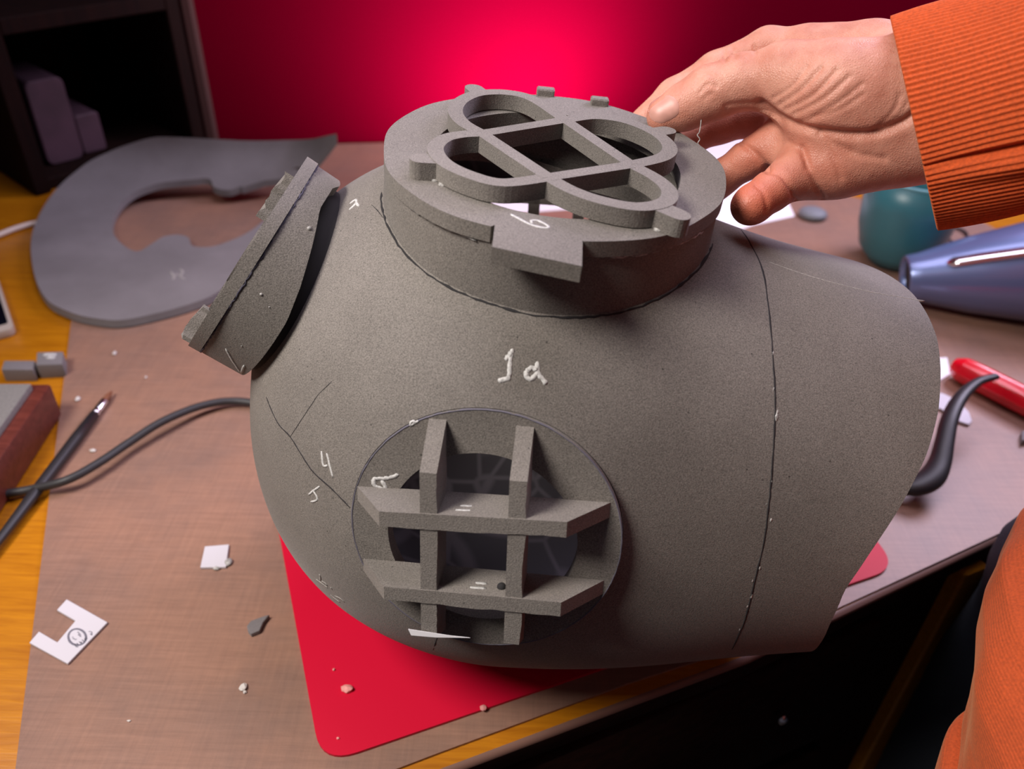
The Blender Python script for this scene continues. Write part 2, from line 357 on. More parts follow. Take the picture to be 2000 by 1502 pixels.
lp = onplane(1730, 1410, pf + fn * .006, fn)
bm = bmesh.new(); add_box(bm, (lp[0], lp[1], (ZT - .024 + ZF) / 2), fd, fn, Z, .026, .014, (ZT - .024) - ZF); bevel(bm, .002, 1)
obj('leg', bm, MWOOD, desk, False)

# desk pad on the desk
pl = [atz(30, 1502), atz(140, 620)]
d = unit(pl[1] - pl[0])
p0 = pl[0] - d * 0.085; p3 = atz(253, 300) ; p3 = pl[0] + d * 1.02
fr = [tf[1], tf[2], tf[3], tf[4], tf[5], (0.78, 0.676)]
front = [(x - fn[0] * ((.013, .013, .010, .005, .003, .003)[i]), y - fn[1] * ((.013, .013, .010, .005, .003, .003)[i])) for i, (x, y) in enumerate(fr)]
mr = atz(1917, 432); mr2 = atz(1972, 462)
poly = [tuple(p0[:2])] + front + [(0.80, 0.70), tuple(mr2[:2]), tuple(mr[:2]), tuple((P_wl + wdir * .55 + wn * .02)[:2]), tuple((P_wl + wdir * .30 + wn * .004)[:2]), tuple((P_wl + wn * .006)[:2]), tuple((P_wl - wdir * .06 + wn * .02)[:2]), tuple(p3[:2])]
# the pad's left-back corner stays on the desk
poly[-1] = tuple((pl[0] + d * 0.86)[:2])
bm = bmesh.new(); add_prism(bm, poly, np.zeros(3), np.array([1., 0, 0]), np.array([0, 1., 0]), Z, ZT + .0002, 0.0)
tag(obj('desk_pad', bm, MPAD, None, False), 'large translucent brown desk pad covering most of the yellow desk', 'desk pad')

# red sheet under the helmet
BL = atz(628, 1497)[:2]; L1 = atz(545, 1040)[:2]; BR = atz(1752, 1112)[:2]; R1 = atz(1700, 1046)[:2]
e1 = unit(BR - BL); e2 = unit(L1 - BL)
Lw = np.linalg.norm(BR - BL); TLc = BL + e2 * 0.36; TRc = BR + unit(R1 - BR) * .30
def round_poly(pts, r, n=8):
    out = []; m = len(pts)
    for i in range(m):
        p = np.array(pts[i]); a = unit(np.array(pts[i - 1]) - p); b = unit(np.array(pts[(i + 1) % m]) - p)
        for k in range(n + 1):
            t = k / n; q0 = p + a * r; q1 = p + b * r
            out.append(tuple((1 - t) ** 2 * q0 + 2 * t * (1 - t) * p + t * t * q1))
    return out
bm = bmesh.new(); add_prism(bm, round_poly([BL, BR, TRc, TLc], 0.022), np.zeros(3), np.array([1., 0, 0]), np.array([0, 1., 0]), Z, 0.0002, 0.0022); 
tag(obj('plastic_sheet', bm, MRED, None, False), 'bright red plastic sheet with rounded corners lying under the foam helmet', 'plastic sheet')

# ---------------------------------------------------------------- foam helmet
COEF = np.array([[0.1519,0.1549,0.1558,0.1550,0.1540,0.1530,0.1517,0.1498,0.1476,0.1458,0.1455,0.1479],
[0.1572,0.1572,0.1575,0.1580,0.1584,0.1587,0.1587,0.1587,0.1586,0.1583,0.1578,0.1569],
[0.1556,0.1508,0.1514,0.1551,0.1569,0.1579,0.1592,0.1613,0.1639,0.1665,0.1675,0.1618],
[0.1510,0.1396,0.1406,0.1483,0.1503,0.1516,0.1546,0.1598,0.1659,0.1716,0.1754,0.1695],
[0.1488,0.1367,0.1337,0.1390,0.1404,0.1427,0.1487,0.1580,0.1682,0.1757,0.1756,0.1664],
[0.1437,0.1418,0.1371,0.1300,0.1276,0.1324,0.1432,0.1571,0.1711,0.1816,0.1828,0.1660],
[0.1321,0.1279,0.1220,0.1133,0.1085,0.1185,0.1346,0.1523,0.1691,0.1812,0.1818,0.1596],
[0.1265,0.1145,0.1056,0.0933,0.0878,0.1048,0.1240,0.1440,0.1621,0.1739,0.1717,0.1511],
[0.1227,0.1050,0.0922,0.0779,0.0765,0.0930,0.1121,0.1342,0.1527,0.1642,0.1649,0.1478],
[0.1194,0.0977,0.0806,0.0658,0.0636,0.0761,0.0993,0.1235,0.1421,0.1534,0.1559,0.1428],
[0.1160,0.0910,0.0699,0.0547,0.0498,0.0585,0.0862,0.1126,0.1312,0.1423,0.1460,0.1371]])
NT, NP = COEF.shape; TMAX = math.radians(200); KX = 0.135
HCEN = np.array([0.0, 0.4095, 0.183])
def sbasis(x, n, per):
    if per: t = (x % 1) * n; i = np.floor(t).astype(int); f = t - i
    else: t = np.clip(x, 0, 1) * (n - 3); i = np.minimum(np.floor(t).astype(int), n - 4); f = t - i
    w = np.stack([(1 - f) ** 3, 3 * f ** 3 - 6 * f ** 2 + 4, -3 * f ** 3 + 3 * f ** 2 + 3 * f + 1, f ** 3], -1) / 6
    B = np.zeros((len(x), n))
    for k in range(4):
        j = (i + k - 1) % n if per else i + k
        B[np.arange(len(x)), j] += w[:, k]
    return B
def rfun(th, ph): return np.einsum('ni,nj,ij->n', sbasis(th / TMAX, NT, False), sbasis(ph / (2 * np.pi), NP, True), COEF)
def surf(th, ph):
    t = np.minimum(th, np.pi / 2); r = rfun(th, ph)
    d = np.stack([-np.cos(t), -np.sin(t) * np.cos(ph), np.sin(t) * np.sin(ph)], -1)
    p = HCEN + d * r[:, None]; p[:, 0] += KX * np.maximum(th - np.pi / 2, 0)
    return p
def fval(p):
    v = p - HCEN; rr = np.where(v[:, 0] < 0, np.linalg.norm(v, axis=1), np.hypot(v[:, 1], v[:, 2]))
    th = np.where(v[:, 0] < 0, np.arccos(np.clip(-v[:, 0] / np.maximum(np.linalg.norm(v, axis=1), 1e-9), -1, 1)), np.pi / 2 + v[:, 0] / KX)
    ph = np.arctan2(v[:, 2], -v[:, 1])
    return rr - rfun(np.minimum(th, TMAX), ph)
def fnor(p):
    e = 1e-4; g = np.array([fval((p + e * ax)[None])[0] - fval((p - e * ax)[None])[0] for ax in np.eye(3)]); return unit(g)
def march(o, v, t0, t1, n=900):
    ts = np.linspace(t0, t1, n); s = fval(o + ts[:, None] * v)
    k = np.where((s[:-1] > 0) & (s[1:] <= 0))[0]
    if len(k) == 0: return None
    i = k[0]; t = ts[i] + (ts[i + 1] - ts[i]) * s[i] / (s[i] - s[i + 1]); return o + t * v
def hit(x, y): return march(EYE, unit(ray(x, y)), .2, .9)
def hitline(px, step=10):
    out = []; 
    for a, b in zip(px[:-1], px[1:]):
        n = max(1, int(math.hypot(b[0] - a[0], b[1] - a[1]) / step))
        out += [(a[0] + (b[0] - a[0]) * k / n, a[1] + (b[1] - a[1]) * k / n) for k in range(n)]
    out.append(px[-1]); P = [hit(*q) for q in out]; P = [p for p in P if p is not None]
    return P, [fnor(p) for p in P]
def basis2(n):
    x = unit(np.array([1., 0, 0]) - n * n[0]); return x, np.cross(n, x)
def nrm(az, el):
    az, el = math.radians(az), math.radians(el); return np.array([math.sin(az) * math.cos(el), -math.cos(az) * math.cos(el), math.sin(el)])
RC = np.array([.0176, .4033, .3266]); RN = nrm(59.4, 85.67); RX, RY = basis2(RN); RR = 0.0869     # port collar on top
PC = np.array([-.0105, .2720, .1890]); PN = nrm(-6.43, 14.12); PX, PY = basis2(PN); PR = 0.0654    # plate with the bars
LN = unit(np.array([-.815, .015, .578])); LC = at(484, 491, .452); LX, LY = basis2(LN); LR = 0.0612  # port collar at the crown
BN = unit(np.array([0.05, 0.97, 0.25])); BX, BY = basis2(BN); BC = HCEN + np.array([.02, 0, .01]); BC = march(BC + BN * .3, -BN, 0, .3)

helmet = thing('foam_helmet', (0.03, 0.42, 0.0022), 'large grey foam diving helmet under construction, lying on its side on the red sheet', 'helmet')
nth, nph = 110, 168
phv = np.linspace(0, 2 * np.pi, nph, endpoint=False)
rp = np.radians([-180, -135, -90, -60, -47, -36, -24, -13, -3, 8, 20, 31, 43, 53, 63, 75, 92, 135, 180])
rt = np.radians([171, 169, 169, 169.5, 167.5, 165.3, 163.6, 163.6, 167, 171.7, 176.3, 179, 180.6, 181.5, 181.4, 181, 179.7, 176, 171])
rim = np.interp((phv + np.pi) % (2 * np.pi) - np.pi, rp, rt)
rim = (np.roll(rim, 1) + 2 * rim + np.roll(rim, -1)) / 4
tv = np.linspace(0, 1, nth + 1)[1:]
TH = tv[:, None] * rim[None, :]; PH = np.repeat(phv[None, :], nth, 0)
G = surf(TH.ravel(), PH.ravel()).reshape(nth, nph, 3)
dP = np.roll(G, -1, 1) - np.roll(G, 1, 1); dT = np.gradient(G, axis=0)
Nn = np.cross(dT, dP); Nn /= np.linalg.norm(Nn, axis=2)[:, :, None]
if (Nn[60, 0] @ (G[60, 0] - HCEN)) < 0: Nn = -Nn
pole = surf(np.array([1e-6]), np.array([0.0]))[0]
THK = 0.0075
Gi = G - Nn * THK
verts = [pole] + list(G.reshape(-1, 3)) + [pole + np.array([THK, 0, 0])] + list(Gi.reshape(-1, 3))
no = 1; ni = 1 + nth * nph + 1; faces = []; matidx = []
for s, base, pidx in ((0, no, 0), (1, ni, ni - 1)):
    for j in range(nph):
        j2 = (j + 1) % nph
        f = (pidx, base + j, base + j2); faces.append(f if s == 0 else f[::-1]); matidx.append(s)
        for i in range(nth - 1):
            f = (base + i * nph + j, base + (i + 1) * nph + j, base + (i + 1) * nph + j2, base + i * nph + j2)
            faces.append(f if s == 0 else f[::-1]); matidx.append(s)
for j in range(nph):
    j2 = (j + 1) % nph; o_ = no + (nth - 1) * nph; i_ = ni + (nth - 1) * nph
    faces.append((o_ + j, i_ + j, i_ + j2, o_ + j2)); matidx.append(0)
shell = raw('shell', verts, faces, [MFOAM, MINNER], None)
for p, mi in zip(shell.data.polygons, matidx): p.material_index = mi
bm = bmesh.new(); bm.from_mesh(shell.data); bmesh.ops.recalc_face_normals(bm, faces=bm.faces[:]); bm.to_mesh(shell.data); bm.free()
cutters = []
for c, n, r, d0, d1 in ((PC, PN, PR + .0004, -.05, .03), (RC, RN, .074, -.09, .05), (LC, LN, .046, -.11, .03), (BC, BN, .050, -.03, .03)):
    bm = bmesh.new(); add_lathe(bm, [(0, d0), (r, d0), (r, d1), (0, d1)], c, n, 96)
    cutters.append(obj('cutter', bm, MSEAM, None, False))
bpy.context.view_layer.update()
for cu in cutters:
    md = shell.modifiers.new('cut', 'BOOLEAN'); md.operation = 'DIFFERENCE'; md.solver = 'EXACT'; md.object = cu
    dg = bpy.context.evaluated_depsgraph_get(); dg.update()
    me = bpy.data.meshes.new_from_object(shell.evaluated_get(dg)); shell.modifiers.clear(); old = shell.data; shell.data = me; bpy.data.meshes.remove(old)
for cu in cutters: bpy.data.objects.remove(cu)
for p in shell.data.polygons: p.use_smooth = True
shell.data.set_sharp_from_angle(angle=math.radians(40))
shell.parent = helmet; shell.matrix_parent_inverse = Matrix.Translation(helmet.location).inverted()

# seams and pen marks on the shell
def seam(px, hw, mat, name, jit=0.3, h=.00012, label=None):
    P, N = hitline(px); bm = bmesh.new(); ribbon(bm, P, N, hw, h, jit); return obj(name, bm, mat, shell, True, label)
s1 = smooth_line([(1441, 441), (1462, 470), (1490, 530), (1503, 620), (1510, 700), (1514, 800), (1508, 920), (1495, 1040), (1478, 1120), (1455, 1210), (1430, 1268)], 5)
seam(s1, .00050, MSEAM, 'seam', .5, label='dark glued seam of the neck piece')
seam(smooth_line([(1503, 512), (1560, 532), (1620, 550), (1700, 570), (1770, 582), (1806, 588)], 4), .0003, MFAINT, 'seam', .6)
seam(smooth_line([(520, 775), (530, 800), (545, 830), (567, 853), (590, 890), (612, 922), (650, 957), (684, 992)], 5), .0004, MSEAM, 'seam', .4)
seam([(567, 853), (592, 815), (622, 770), (648, 745)], .00022, MSEAM, 'seam', .5)
seam([(726, 400), (738, 412), (748, 425)], .00025, MSEAM, 'seam')
seam([(853, 1246), (846, 1270)], .0004, MSEAM, 'seam')
bm = bmesh.new()
for (x, y), r in (((1517, 815), .0013), ((1518, 806), .0009), ((1510, 690), .0008), ((1506, 1016), .0009), ((1484, 1110), .0009), ((1470, 1135), .0007), ((1468, 1165), .0009), ((1445, 1230), .0007), ((1497, 985), .0006), ((1460, 1185), .0007), ((1507, 940), .0006), ((1511, 760), .0005)):
    p = hit(x, y); n = fnor(p); bm = bmesh.new(); add_lathe(bm, [(0, -r * .5), (r, -r * .3), (r * .9, r * .12), (r * .4, r * .3), (0, r * .35)], p, n, 9)
    q_ = unit(hit(x + 2, y + rng.uniform(-14, -6)) - p); st_ = rng.uniform(1.0, 2.4)
    for v in bm.verts:
        d_ = np.array(v.co) - p; v.co = Vector(p + (d_ - q_ * (d_ @ q_)) * rng.uniform(.45, .9) + q_ * (d_ @ q_) * st_ * rng.uniform(.7, 1.2))
    obj('glue_bead', bm, MGLUE, shell, True)
def marks(strokes, name, parent, mat, hw, fn_pt, label=None, jit=.25):
    bm = bmesh.new()
    for st in strokes:
        pts = smooth_line([np.array(p, float) for p in st], 4) if len(st) > 2 else [np.array(st[0]) + (np.array(st[1]) - np.array(st[0])) * t for t in np.linspace(0, 1, 6)]
        PN_ = [fn_pt(*p) for p in pts]; ribbon(bm, [q[0] for q in PN_], [q[1] for q in PN_], hw, .00022, jit)
    return obj(name, bm, mat, parent, True, label)
def on_shell(x, y): p = hit(x, y); return p, fnor(p)
k = 15.02
def Z1(pts): return [(960 + x / k, 670 + y / k) for x, y in pts]
marks([Z1([(615, 170), (560, 420), (535, 700), (530, 1000)]), Z1([(590, 250), (500, 380), (400, 500)]), Z1([(190, 1120), (380, 1060), (560, 1010)]),
       Z1([(1350, 540), (1350, 850), (1420, 960), (1520, 1090), (1610, 1210)]), Z1([(1350, 800), (1200, 720), (1060, 800), (1020, 920), (1090, 1040), (1200, 1030), (1340, 880)])],
      'pen_mark', shell, MCHALK, .00125, on_shell, 'white handwritten 1a')
k2 = 10.73
def Z2(pts): return [(590 + x / k2, 860 + y / k2) for x, y in pts]
marks([Z2([(405, 225), (440, 520), (530, 520)]), Z2([(515, 270), (570, 500), (645, 780)])], 'pen_mark', shell, MCHALK, .00062, on_shell, 'white handwritten 4')
marks([Z2([(365, 965), (230, 1060), (135, 1140)]), Z2([(235, 1060), (310, 1190), (300, 1260), (180, 1290)])], 'pen_mark', shell, MCHALK, .00062, on_shell)
k3 = 14.286
def Z3(pts): return [(600 + x / k3, 370 + y / k3) for x, y in pts]
marks([Z3([(1190, 400), (1340, 290), (1360, 380), (1170, 570)]), Z3([(1360, 370), (1440, 470)])], 'pen_mark', shell, MCHALK, .0008, on_shell)
marks([Z3([(300, 1020), (480, 870), (520, 920), (300, 1180)])], 'pen_mark', shell, MCHALK, .0008, on_shell)
k4 = 16.69
def Z4(pts): return [(600 + x / k4, 1100 + y / k4) for x, y in pts]
marks([Z4([(400, 360), (430, 460), (430, 560)]), Z4([(290, 520), (400, 600), (560, 720), (660, 790)]), Z4([(470, 580), (600, 660), (650, 740)]), Z4([(770, 780), (800, 840)]), Z4([(760, 1030), (900, 1150), (1060, 1260)]), Z4([(900, 1060), (1080, 1150), (1210, 1260)])],
      'pen_mark', shell, MFAINT, .0005, on_shell)

# ---- collar on top ("6")
def polar(c, x, y, r, a): return c + r * (math.cos(a) * x + math.sin(a) * y)
def wall_tube(c, n, x, y, r_top, r_bot, thick, ztop, maxlen, sink, seg=120, lift=None):
    # a foam strip bent into a cylinder: follows the helmet surface along its lower edge
    bm = bmesh.new(); cols = []
    for k in range(seg):
        a = 2 * math.pi * k / seg; col = []
        ends = []
        for rr in (r_top, r_top - thick):
            o = polar(c, x, y, rr, a) + n * ztop
            h = march(o, -n, 0.0, maxlen, 300)
            L = (np.linalg.norm(h - o) + sink) if h is not None else maxlen
            ends.append(max(.004, L))
        L = max(ends) if sink > 0 else min(ends)
        if lift: L = max(.004, min(L, lift(a) - .0072))
        for j in range(7):
            t = j / 6; rr = r_top + (r_bot - r_top) * t
            col.append(bm.verts.new(polar(c, x, y, rr, a) + n * (ztop - L * t)))
        for j in range(6, -1, -1):
            t = j / 6; rr = r_top + (r_bot - r_top) * t - thick
            col.append(bm.verts.new(polar(c, x, y, rr, a) + n * (ztop - L * t)))
        cols.append(col)
    for k in range(seg):
        c0, c1 = cols[k], cols[(k + 1) % seg]; m = len(c0)
        for j in range(m): bm.faces.new((c0[j], c0[(j + 1) % m], c1[(j + 1) % m], c1[j]))
    return bm
collar = obj('port_collar', wall_tube(RC, RN, RX, RY, RR - .0016, RR - .0006, .0075, -.0072, .075, .002), MFOAM, helmet, 40, 'tall round grey foam port collar on top')
def flange_poly(seg=200):
    out = []; a0 = math.atan2(-79, -27); 
    for k in range(seg):
        a = 2 * math.pi * k / seg - math.pi
        r = RR + .0007 * math.sin(5 * a + 1) + .0004 * math.sin(11 * a)
        p = (r * math.cos(a), r * math.sin(a))
        if -.0280 < p[0] < .0098 and p[1] < 0: continue
        out.append(p)
    i = max(range(len(out)), key=lambda q: (out[q][1] < 0 and out[q][0] <= -.0280, out[q][0] if out[q][1] < 0 and out[q][0] <= -.0280 else -1))
    tabp = [(-.0276, -.0795), (-.0279, -.0985), (.0090, -.1075), (.0102, -.0862)]
    return out[:i + 1] + tabp + out[i + 1:]
def ring_plate(outer, inner, c, x, y, n, z0, z1):
    bm = bmesh.new(); loops = []
    for pl_ in (outer, inner):
        for z in (z0, z1): loops.append([bm.verts.new(c + x * p[0] + y * p[1] + n * z) for p in pl_])
    o0, o1, i0, i1 = loops
    for l0, l1 in ((o0, o1), (i0, i1)):
        m = len(l0)
        for k in range(m): bm.faces.new((l0[k], l0[(k + 1) % m], l1[(k + 1) % m], l1[k]))
    for lo, li in ((o0, i0), (o1, i1)):
        es = []
        for l in (lo, li):
            for k in range(len(l)): es.append(bm.edges.get((l[k], l[(k + 1) % len(l)])))
        bmesh.ops.triangle_fill(bm, edges=es, use_beauty=True)
    return bm
inner = [(.0008 + .0628 * math.cos(a) + .0003 * math.sin(7 * a), -.0042 + .0628 * math.sin(a)) for a in np.linspace(0, 2 * math.pi, 120, endpoint=False)]
bm = ring_plate(flange_poly(), inner, RC, RX, RY, RN, -.0078, 0.0)
flange = obj('flange', bm, MFOAM, collar, 35, 'flat foam ring with a square tab on the collar')
def on_ring(x, y): return onplane(x, y, RC, RN), RN
k5 = 16.67
def Z5(pts): return [(980 + x / k5, 400 + y / k5) for x, y in pts]
marks([Z5([(290, 310), (600, 470), (900, 630), (1300, 745), (1530, 735), (1400, 620), (1150, 510), (960, 530), (1000, 610)])], 'pen_mark', collar, MCHALK, .0007, on_ring, 'white handwritten 6')
# lower outline of the flange glue joint and painted shade line at collar foot
bm = bmesh.new(); P = []; N = []
for a in np.linspace(math.radians(196), math.radians(246), 40):
    n = math.cos(a) * RX + math.sin(a) * RY; P.append(RC + n * (RR - .0011) - RN * (.0086 + .0006 * rng.uniform(-1, 1))); N.append(n)
ribbon(bm, P, N, .0006, .0003, .9); obj('glue_line', bm, MGLUE, collar, True, 'ragged whitish glue line under the flange'); bm = bmesh.new()
P = []; N = []
for a in np.linspace(math.radians(286), math.radians(325), 30):
    n = math.cos(a) * RX + math.sin(a) * RY; P.append(RC + n * (RR - .0011) - RN * (.0088 + .0005 * rng.uniform(-1, 1))); N.append(n)
ribbon(bm, P, N, .0005, .0003, .9); obj('glue_line', bm, MGLUE, collar, True, 'ragged whitish glue line under the flange')
bm = bmesh.new(); P = []; N = []
for a in np.linspace(math.radians(185), math.radians(345), 80):
    n = math.cos(a) * RX + math.sin(a) * RY; o = RC + n * (RR + .0002) - RN * .0072
    h = march(o, -RN, 0, .07, 300)
    if h is None: continue
    P.append(h + n * .0002); N.append(unit(n + RN))
ribbon(bm, P, N, .00055, .0002, .8); obj('seam', bm, MSEAM, collar, True, 'dark line painted for the shadow gap round the collar foot')  # black ribbon colours in the shadow gap where the wall meets the shell
bm = bmesh.new()
for px, py in ((1065, 181), (1170, 200)):
    p = onplane(px, py + 4, RC, RN); bm = bmesh.new(); add_box(bm, p + RN * .0015, RX, RY, RN, .0105, .006, .0050)
    bevel(bm, .0008, 1); obj('peg', bm, MFOAMEDGE, collar, False)

# ---- clover-shaped guard (a strap cut from foam)
gA, gB, gC, gD = (-37.7, -2.3), (4.7, 27.0), (35.4, -22.5), (-5.1, -45.9)
lobes = [[gA, (-47.9, 9.2), (-53.0, 24.0), (-51.0, 40.3), (-42.1, 54.0), (-26.5, 59.5), (-12, 53.0), gB],
         [gB, (20.5, 36.5), (38.0, 34.5), (52.5, 21.0), (57.5, 4.4), (52.0, -9.5), gC],
         [gC, (46.0, -35.0), (50.6, -48.0), (46.8, -60.0), (34.4, -67.0), (18.8, -64.4), (5.6, -57.0), gD],
         [gD, (-25.0, -56.0), (-39.6, -52.0), (-52.6, -41.3), (-58.6, -26.5), (-55.5, -13.5), (-47.6, -6.3), gA]]
bars_ = [(gA, gB), (gB, gC), (gC, gD), (gD, gA)]
def strip2d(pts, hw):
    P = [np.array(p) / 1000 for p in pts]; l, r = [], []
    for i in range(len(P)):
        t = unit(P[min(i + 1, len(P) - 1)] - P[max(i - 1, 0)]); n = np.array([-t[1], t[0]]); l.append(tuple(P[i] + n * hw)); r.append(tuple(P[i] - n * hw))
    return l + r[::-1]
def guard(c, x, y, n, z0, z1, s, lugs, name, parent, label):
    bm = bmesh.new(); S = lambda pts: [(p[0] * s, p[1] * s) for p in pts]; e = 0
    for lb in lobes:
        # strap lobes run a little past the crossings
        l = smooth_line([np.array(p) for p in lb], 8)
        l = [l[0] + unit(l[0] - l[1]) * 2.5] + l + [l[-1] + unit(l[-1] - l[-2]) * 2.5]
        add_prism(bm, strip2d(S(l), .0039 * s), c, x, y, n, z0 + e, z1 + e); e += 2e-5
    for a, b in bars_:
        add_prism(bm, strip2d(S([a, b]), .0036 * s), c, x, y, n, z0 + e, z1 + e); e += 2e-5
    g = obj(name, bm, MFOAMEDGE, parent, False, label)
    for tip, root in lugs:
        t = np.array(tip, float); r_ = np.array(root, float); d_ = unit(t - r_); q = np.array([-d_[1], d_[0]]); pl_ = [r_ + q * 5.2, t - d_ * 4.6 + q * 5.0]
        pl_ += [t - d_ * 4.6 + 4.9 * (math.cos(a) * q + math.sin(a) * d_) for a in np.linspace(.2, math.pi - .2, 9)]
        pl_ += [t - d_ * 4.6 - q * 5.0, r_ - q * 5.2]
        bm = bmesh.new(); add_prism(bm, [tuple(p * s / 1000) for p in pl_], c, x, y, n, z0 - .0005, z1 - .0002); obj('lug', bm, MFOAMEDGE, g, False)
    return g
guard(RC, RX, RY, RN, .0006, .0090, 1.0, [((-48, 66.5), (-42, 56)), ((-69, -39), (-54, -37)), ((56, -73.5), (42, -62)), ((63, 30), (50, 22))], 'clover_guard', helmet, 'four-lobed foam strap guard over the top port')
bm = bmesh.new()
for px, py in ((850, 352), (865, 361), (1262, 441), (1285, 449)):
    p = onplane(px, py, RC, RN); bm = bmesh.new(); add_lathe(bm, [(0, -.001), (.0022, -.0005), (.002, .0008), (0, .0014)], p, RN, 10)
    obj('glue_bead', bm, MGLUE, collar, True)

# ---- plate with crossed bars facing the viewer
hole = [(-.0014 + .0460 * math.cos(a), -.0030 + .0462 * math.sin(a)) for a in np.linspace(0, 2 * math.pi, 96, endpoint=False)]
outer = [(PR * math.cos(a), PR * math.sin(a)) for a in np.linspace(0, 2 * math.pi, 128, endpoint=False)]
plate = obj('port_plate', ring_plate(outer, hole, PC, PX, PY, PN, -.0085, 0.0), MFOAM, helmet, 35, 'flat round foam plate with an open middle')
bm = bmesh.new(); A = np.linspace(0, 2 * math.pi, 140, endpoint=False)
ribbon(bm, [polar(PC, PX, PY, PR - .0003, a) for a in A], [PN] * 140, .00035, .00012, .5, True); obj('pen_line', bm, MINKF, plate, True, 'bluish pen outline')
def plateuv(u, v, z=0): return PC + PX * u + PY * v + PN * z
def wavy(n, amp): return np.cumsum(rng.uniform(-1, 1, n)) * 0 + amp * np.convolve(rng.uniform(-1, 1, n + 4), np.ones(5) / 5, 'same')[:n]
def hbar(ub0, ub1, uf0, uf1, vt0, vt1, th, name='guard_bar', label=None):
    # foam slat standing on the plate; top edge straight, lower edge cut by hand
    n = 26; bm = bmesh.new(); prot = .0205
    zz = [(-.0004, ub0, ub1), (prot, uf0, uf1)]; wv = wavy(n, .0011)
    rows = {}
    for zi, (z, u0, u1) in enumerate(zz):
        for s in (0, 1):
            rows[zi, s] = [bm.verts.new(plateuv(u0 + (u1 - u0) * k / (n - 1), (vt0 + (vt1 - vt0) * k / (n - 1)) - (th + wv[k]) * s, z)) for k in range(n)]
    for k in range(n - 1):
        for a, b in (((0, 0), (1, 0)), ((1, 0), (1, 1)), ((1, 1), (0, 1)), ((0, 1), (0, 0))):
            bm.faces.new((rows[a][k], rows[b][k], rows[b][k + 1], rows[a][k + 1]))
    for k in (0, n - 1): bm.faces.new((rows[0, 0][k], rows[1, 0][k], rows[1, 1][k], rows[0, 1][k]))
    return obj(name, bm, MFOAMEDGE, helmet, 25, label)
hb1 = hbar(-.0622, .0586, -.0455, .0394, .0200, .0238, .0078, label='upper horizontal foam guard bar with slanted ends')
hb2 = hbar(-.0606, .0588, -.0443, .0392, -.0207, -.0192, .0076, label='lower horizontal foam guard bar with slanted ends')
def vbar(u0, u1, label):
    n = 30; bm = bmesh.new(); prot = .0198; rows = []
    wl = wavy(n, .0010); 
    for k in range(n):
        t = k / (n - 1); vb = .0590 - .1180 * t; vf = .0415 - .0880 * t
        if k in (0, n - 1): pass
        rows.append([bm.verts.new(plateuv(u0, vb, -.0004)), bm.verts.new(plateuv(u0, vf, prot)), bm.verts.new(plateuv(u1 + wl[k], vf, prot)), bm.verts.new(plateuv(u1 + .3 * wl[k] + .0004, vb, -.0004))])
    for k in range(n - 1):
        for j in range(4): bm.faces.new((rows[k][j], rows[k][(j + 1) % 4], rows[k + 1][(j + 1) % 4], rows[k + 1][j]))
    bm.faces.new(rows[0]); bm.faces.new(rows[-1])
    return obj('guard_bar', bm, MFOAMEDGE, helmet, 25, label)
vbar(-.0268, -.0190, 'one of two upright foam guard bars, nearer the side collar'); vbar(.0132, .0208, 'one of two upright foam guard bars, nearer the neck')
def on_plate(x, y): return onplane(x, y, PC, PN), PN
k6 = 9.3875
def Z6(pts): return [(700 + x / k6, 810 + y / k6) for x, y in pts]
marks([Z6([(740, 1095), (560, 1160), (370, 1170), (280, 1190), (290, 1290), (400, 1350), (510, 1380)]), Z6([(500, 1380), (480, 1290), (420, 1200)])], 'pen_mark', plate, MCHALK, .0011, on_plate)
marks([Z6([(1100, 115), (1020, 160), (960, 200), (960, 150), (1010, 125), (1030, 150)])], 'pen_mark', plate, MCHALK, .0006, on_plate)
def on_bar(v):
    n = PY
    def f(x, y): return onplane(x, y, PC + PY * v, n), n
    return f
marks([[(890, 996), (937, 998)], [(899, 988), (938, 989)]], 'pen_mark', hb1, MCHALK, .0008, on_bar(.0216), 'two short white pen strokes')
marks([[(918, 1147), (949, 1149)], [(929, 1138), (951, 1140)]], 'pen_mark', hb2, MCHALK, .0008, on_bar(-.0198), 'two short white pen strokes')
bm = bmesh.new(); p = plateuv(.0105, -.0195, .0130); bmesh.ops.create_icosphere(bm, subdivisions=2, radius=.0022, matrix=Matrix.Translation(tuple(p))); obj('glue_bead', bm, MSEAM, hb2, True, 'dark bead of glue')

# ---- collar at the crown, its straps seen edge-on
lwall = wall_tube(LC, LN, LX, LY, LR - .0008, LR - .0008, .0075, -.0072, .080, -.003, 96, lambda a: float(np.interp((math.degrees(a) - 30) % 360, [0, 30, 180, 190, 210, 230, 250, 270, 290, 310, 330, 350, 360], [.07, .07, .07, .060, .040, .037, .0340, .0300, .0245, .0185, .0190, .026, .07])))
lcol = obj('port_collar', lwall, MFOAM, helmet, 40, 'second foam port collar, seen from its side at the crown end')
outer = [((LR + .0006 * math.sin(6 * a)) * math.cos(a), (LR + .0006 * math.sin(6 * a)) * math.sin(a)) for a in np.linspace(0, 2 * math.pi, 120, endpoint=False)]
innr = [(.045 * math.cos(a), .045 * math.sin(a)) for a in np.linspace(0, 2 * math.pi, 96, endpoint=False)]
obj('flange', ring_plate(outer, innr, LC, LX, LY, LN, -.0066, 0.0), MFOAM, lcol, 35)
obj('gap_shade_ring', wall_tube(LC, LN, LX, LY, .0545, .0545, .006, -.006, .090, .003, 72), MSEAM, lcol, 40, 'black ring added for the shade inside the gap')  # black ring stands in for the shadow between collar wall and shell
cg = guard(LC, LX, LY, LN, -.0060, .0010, .60, [], 'clover_guard', helmet, 'clover guard of the crown port, seen edge-on')
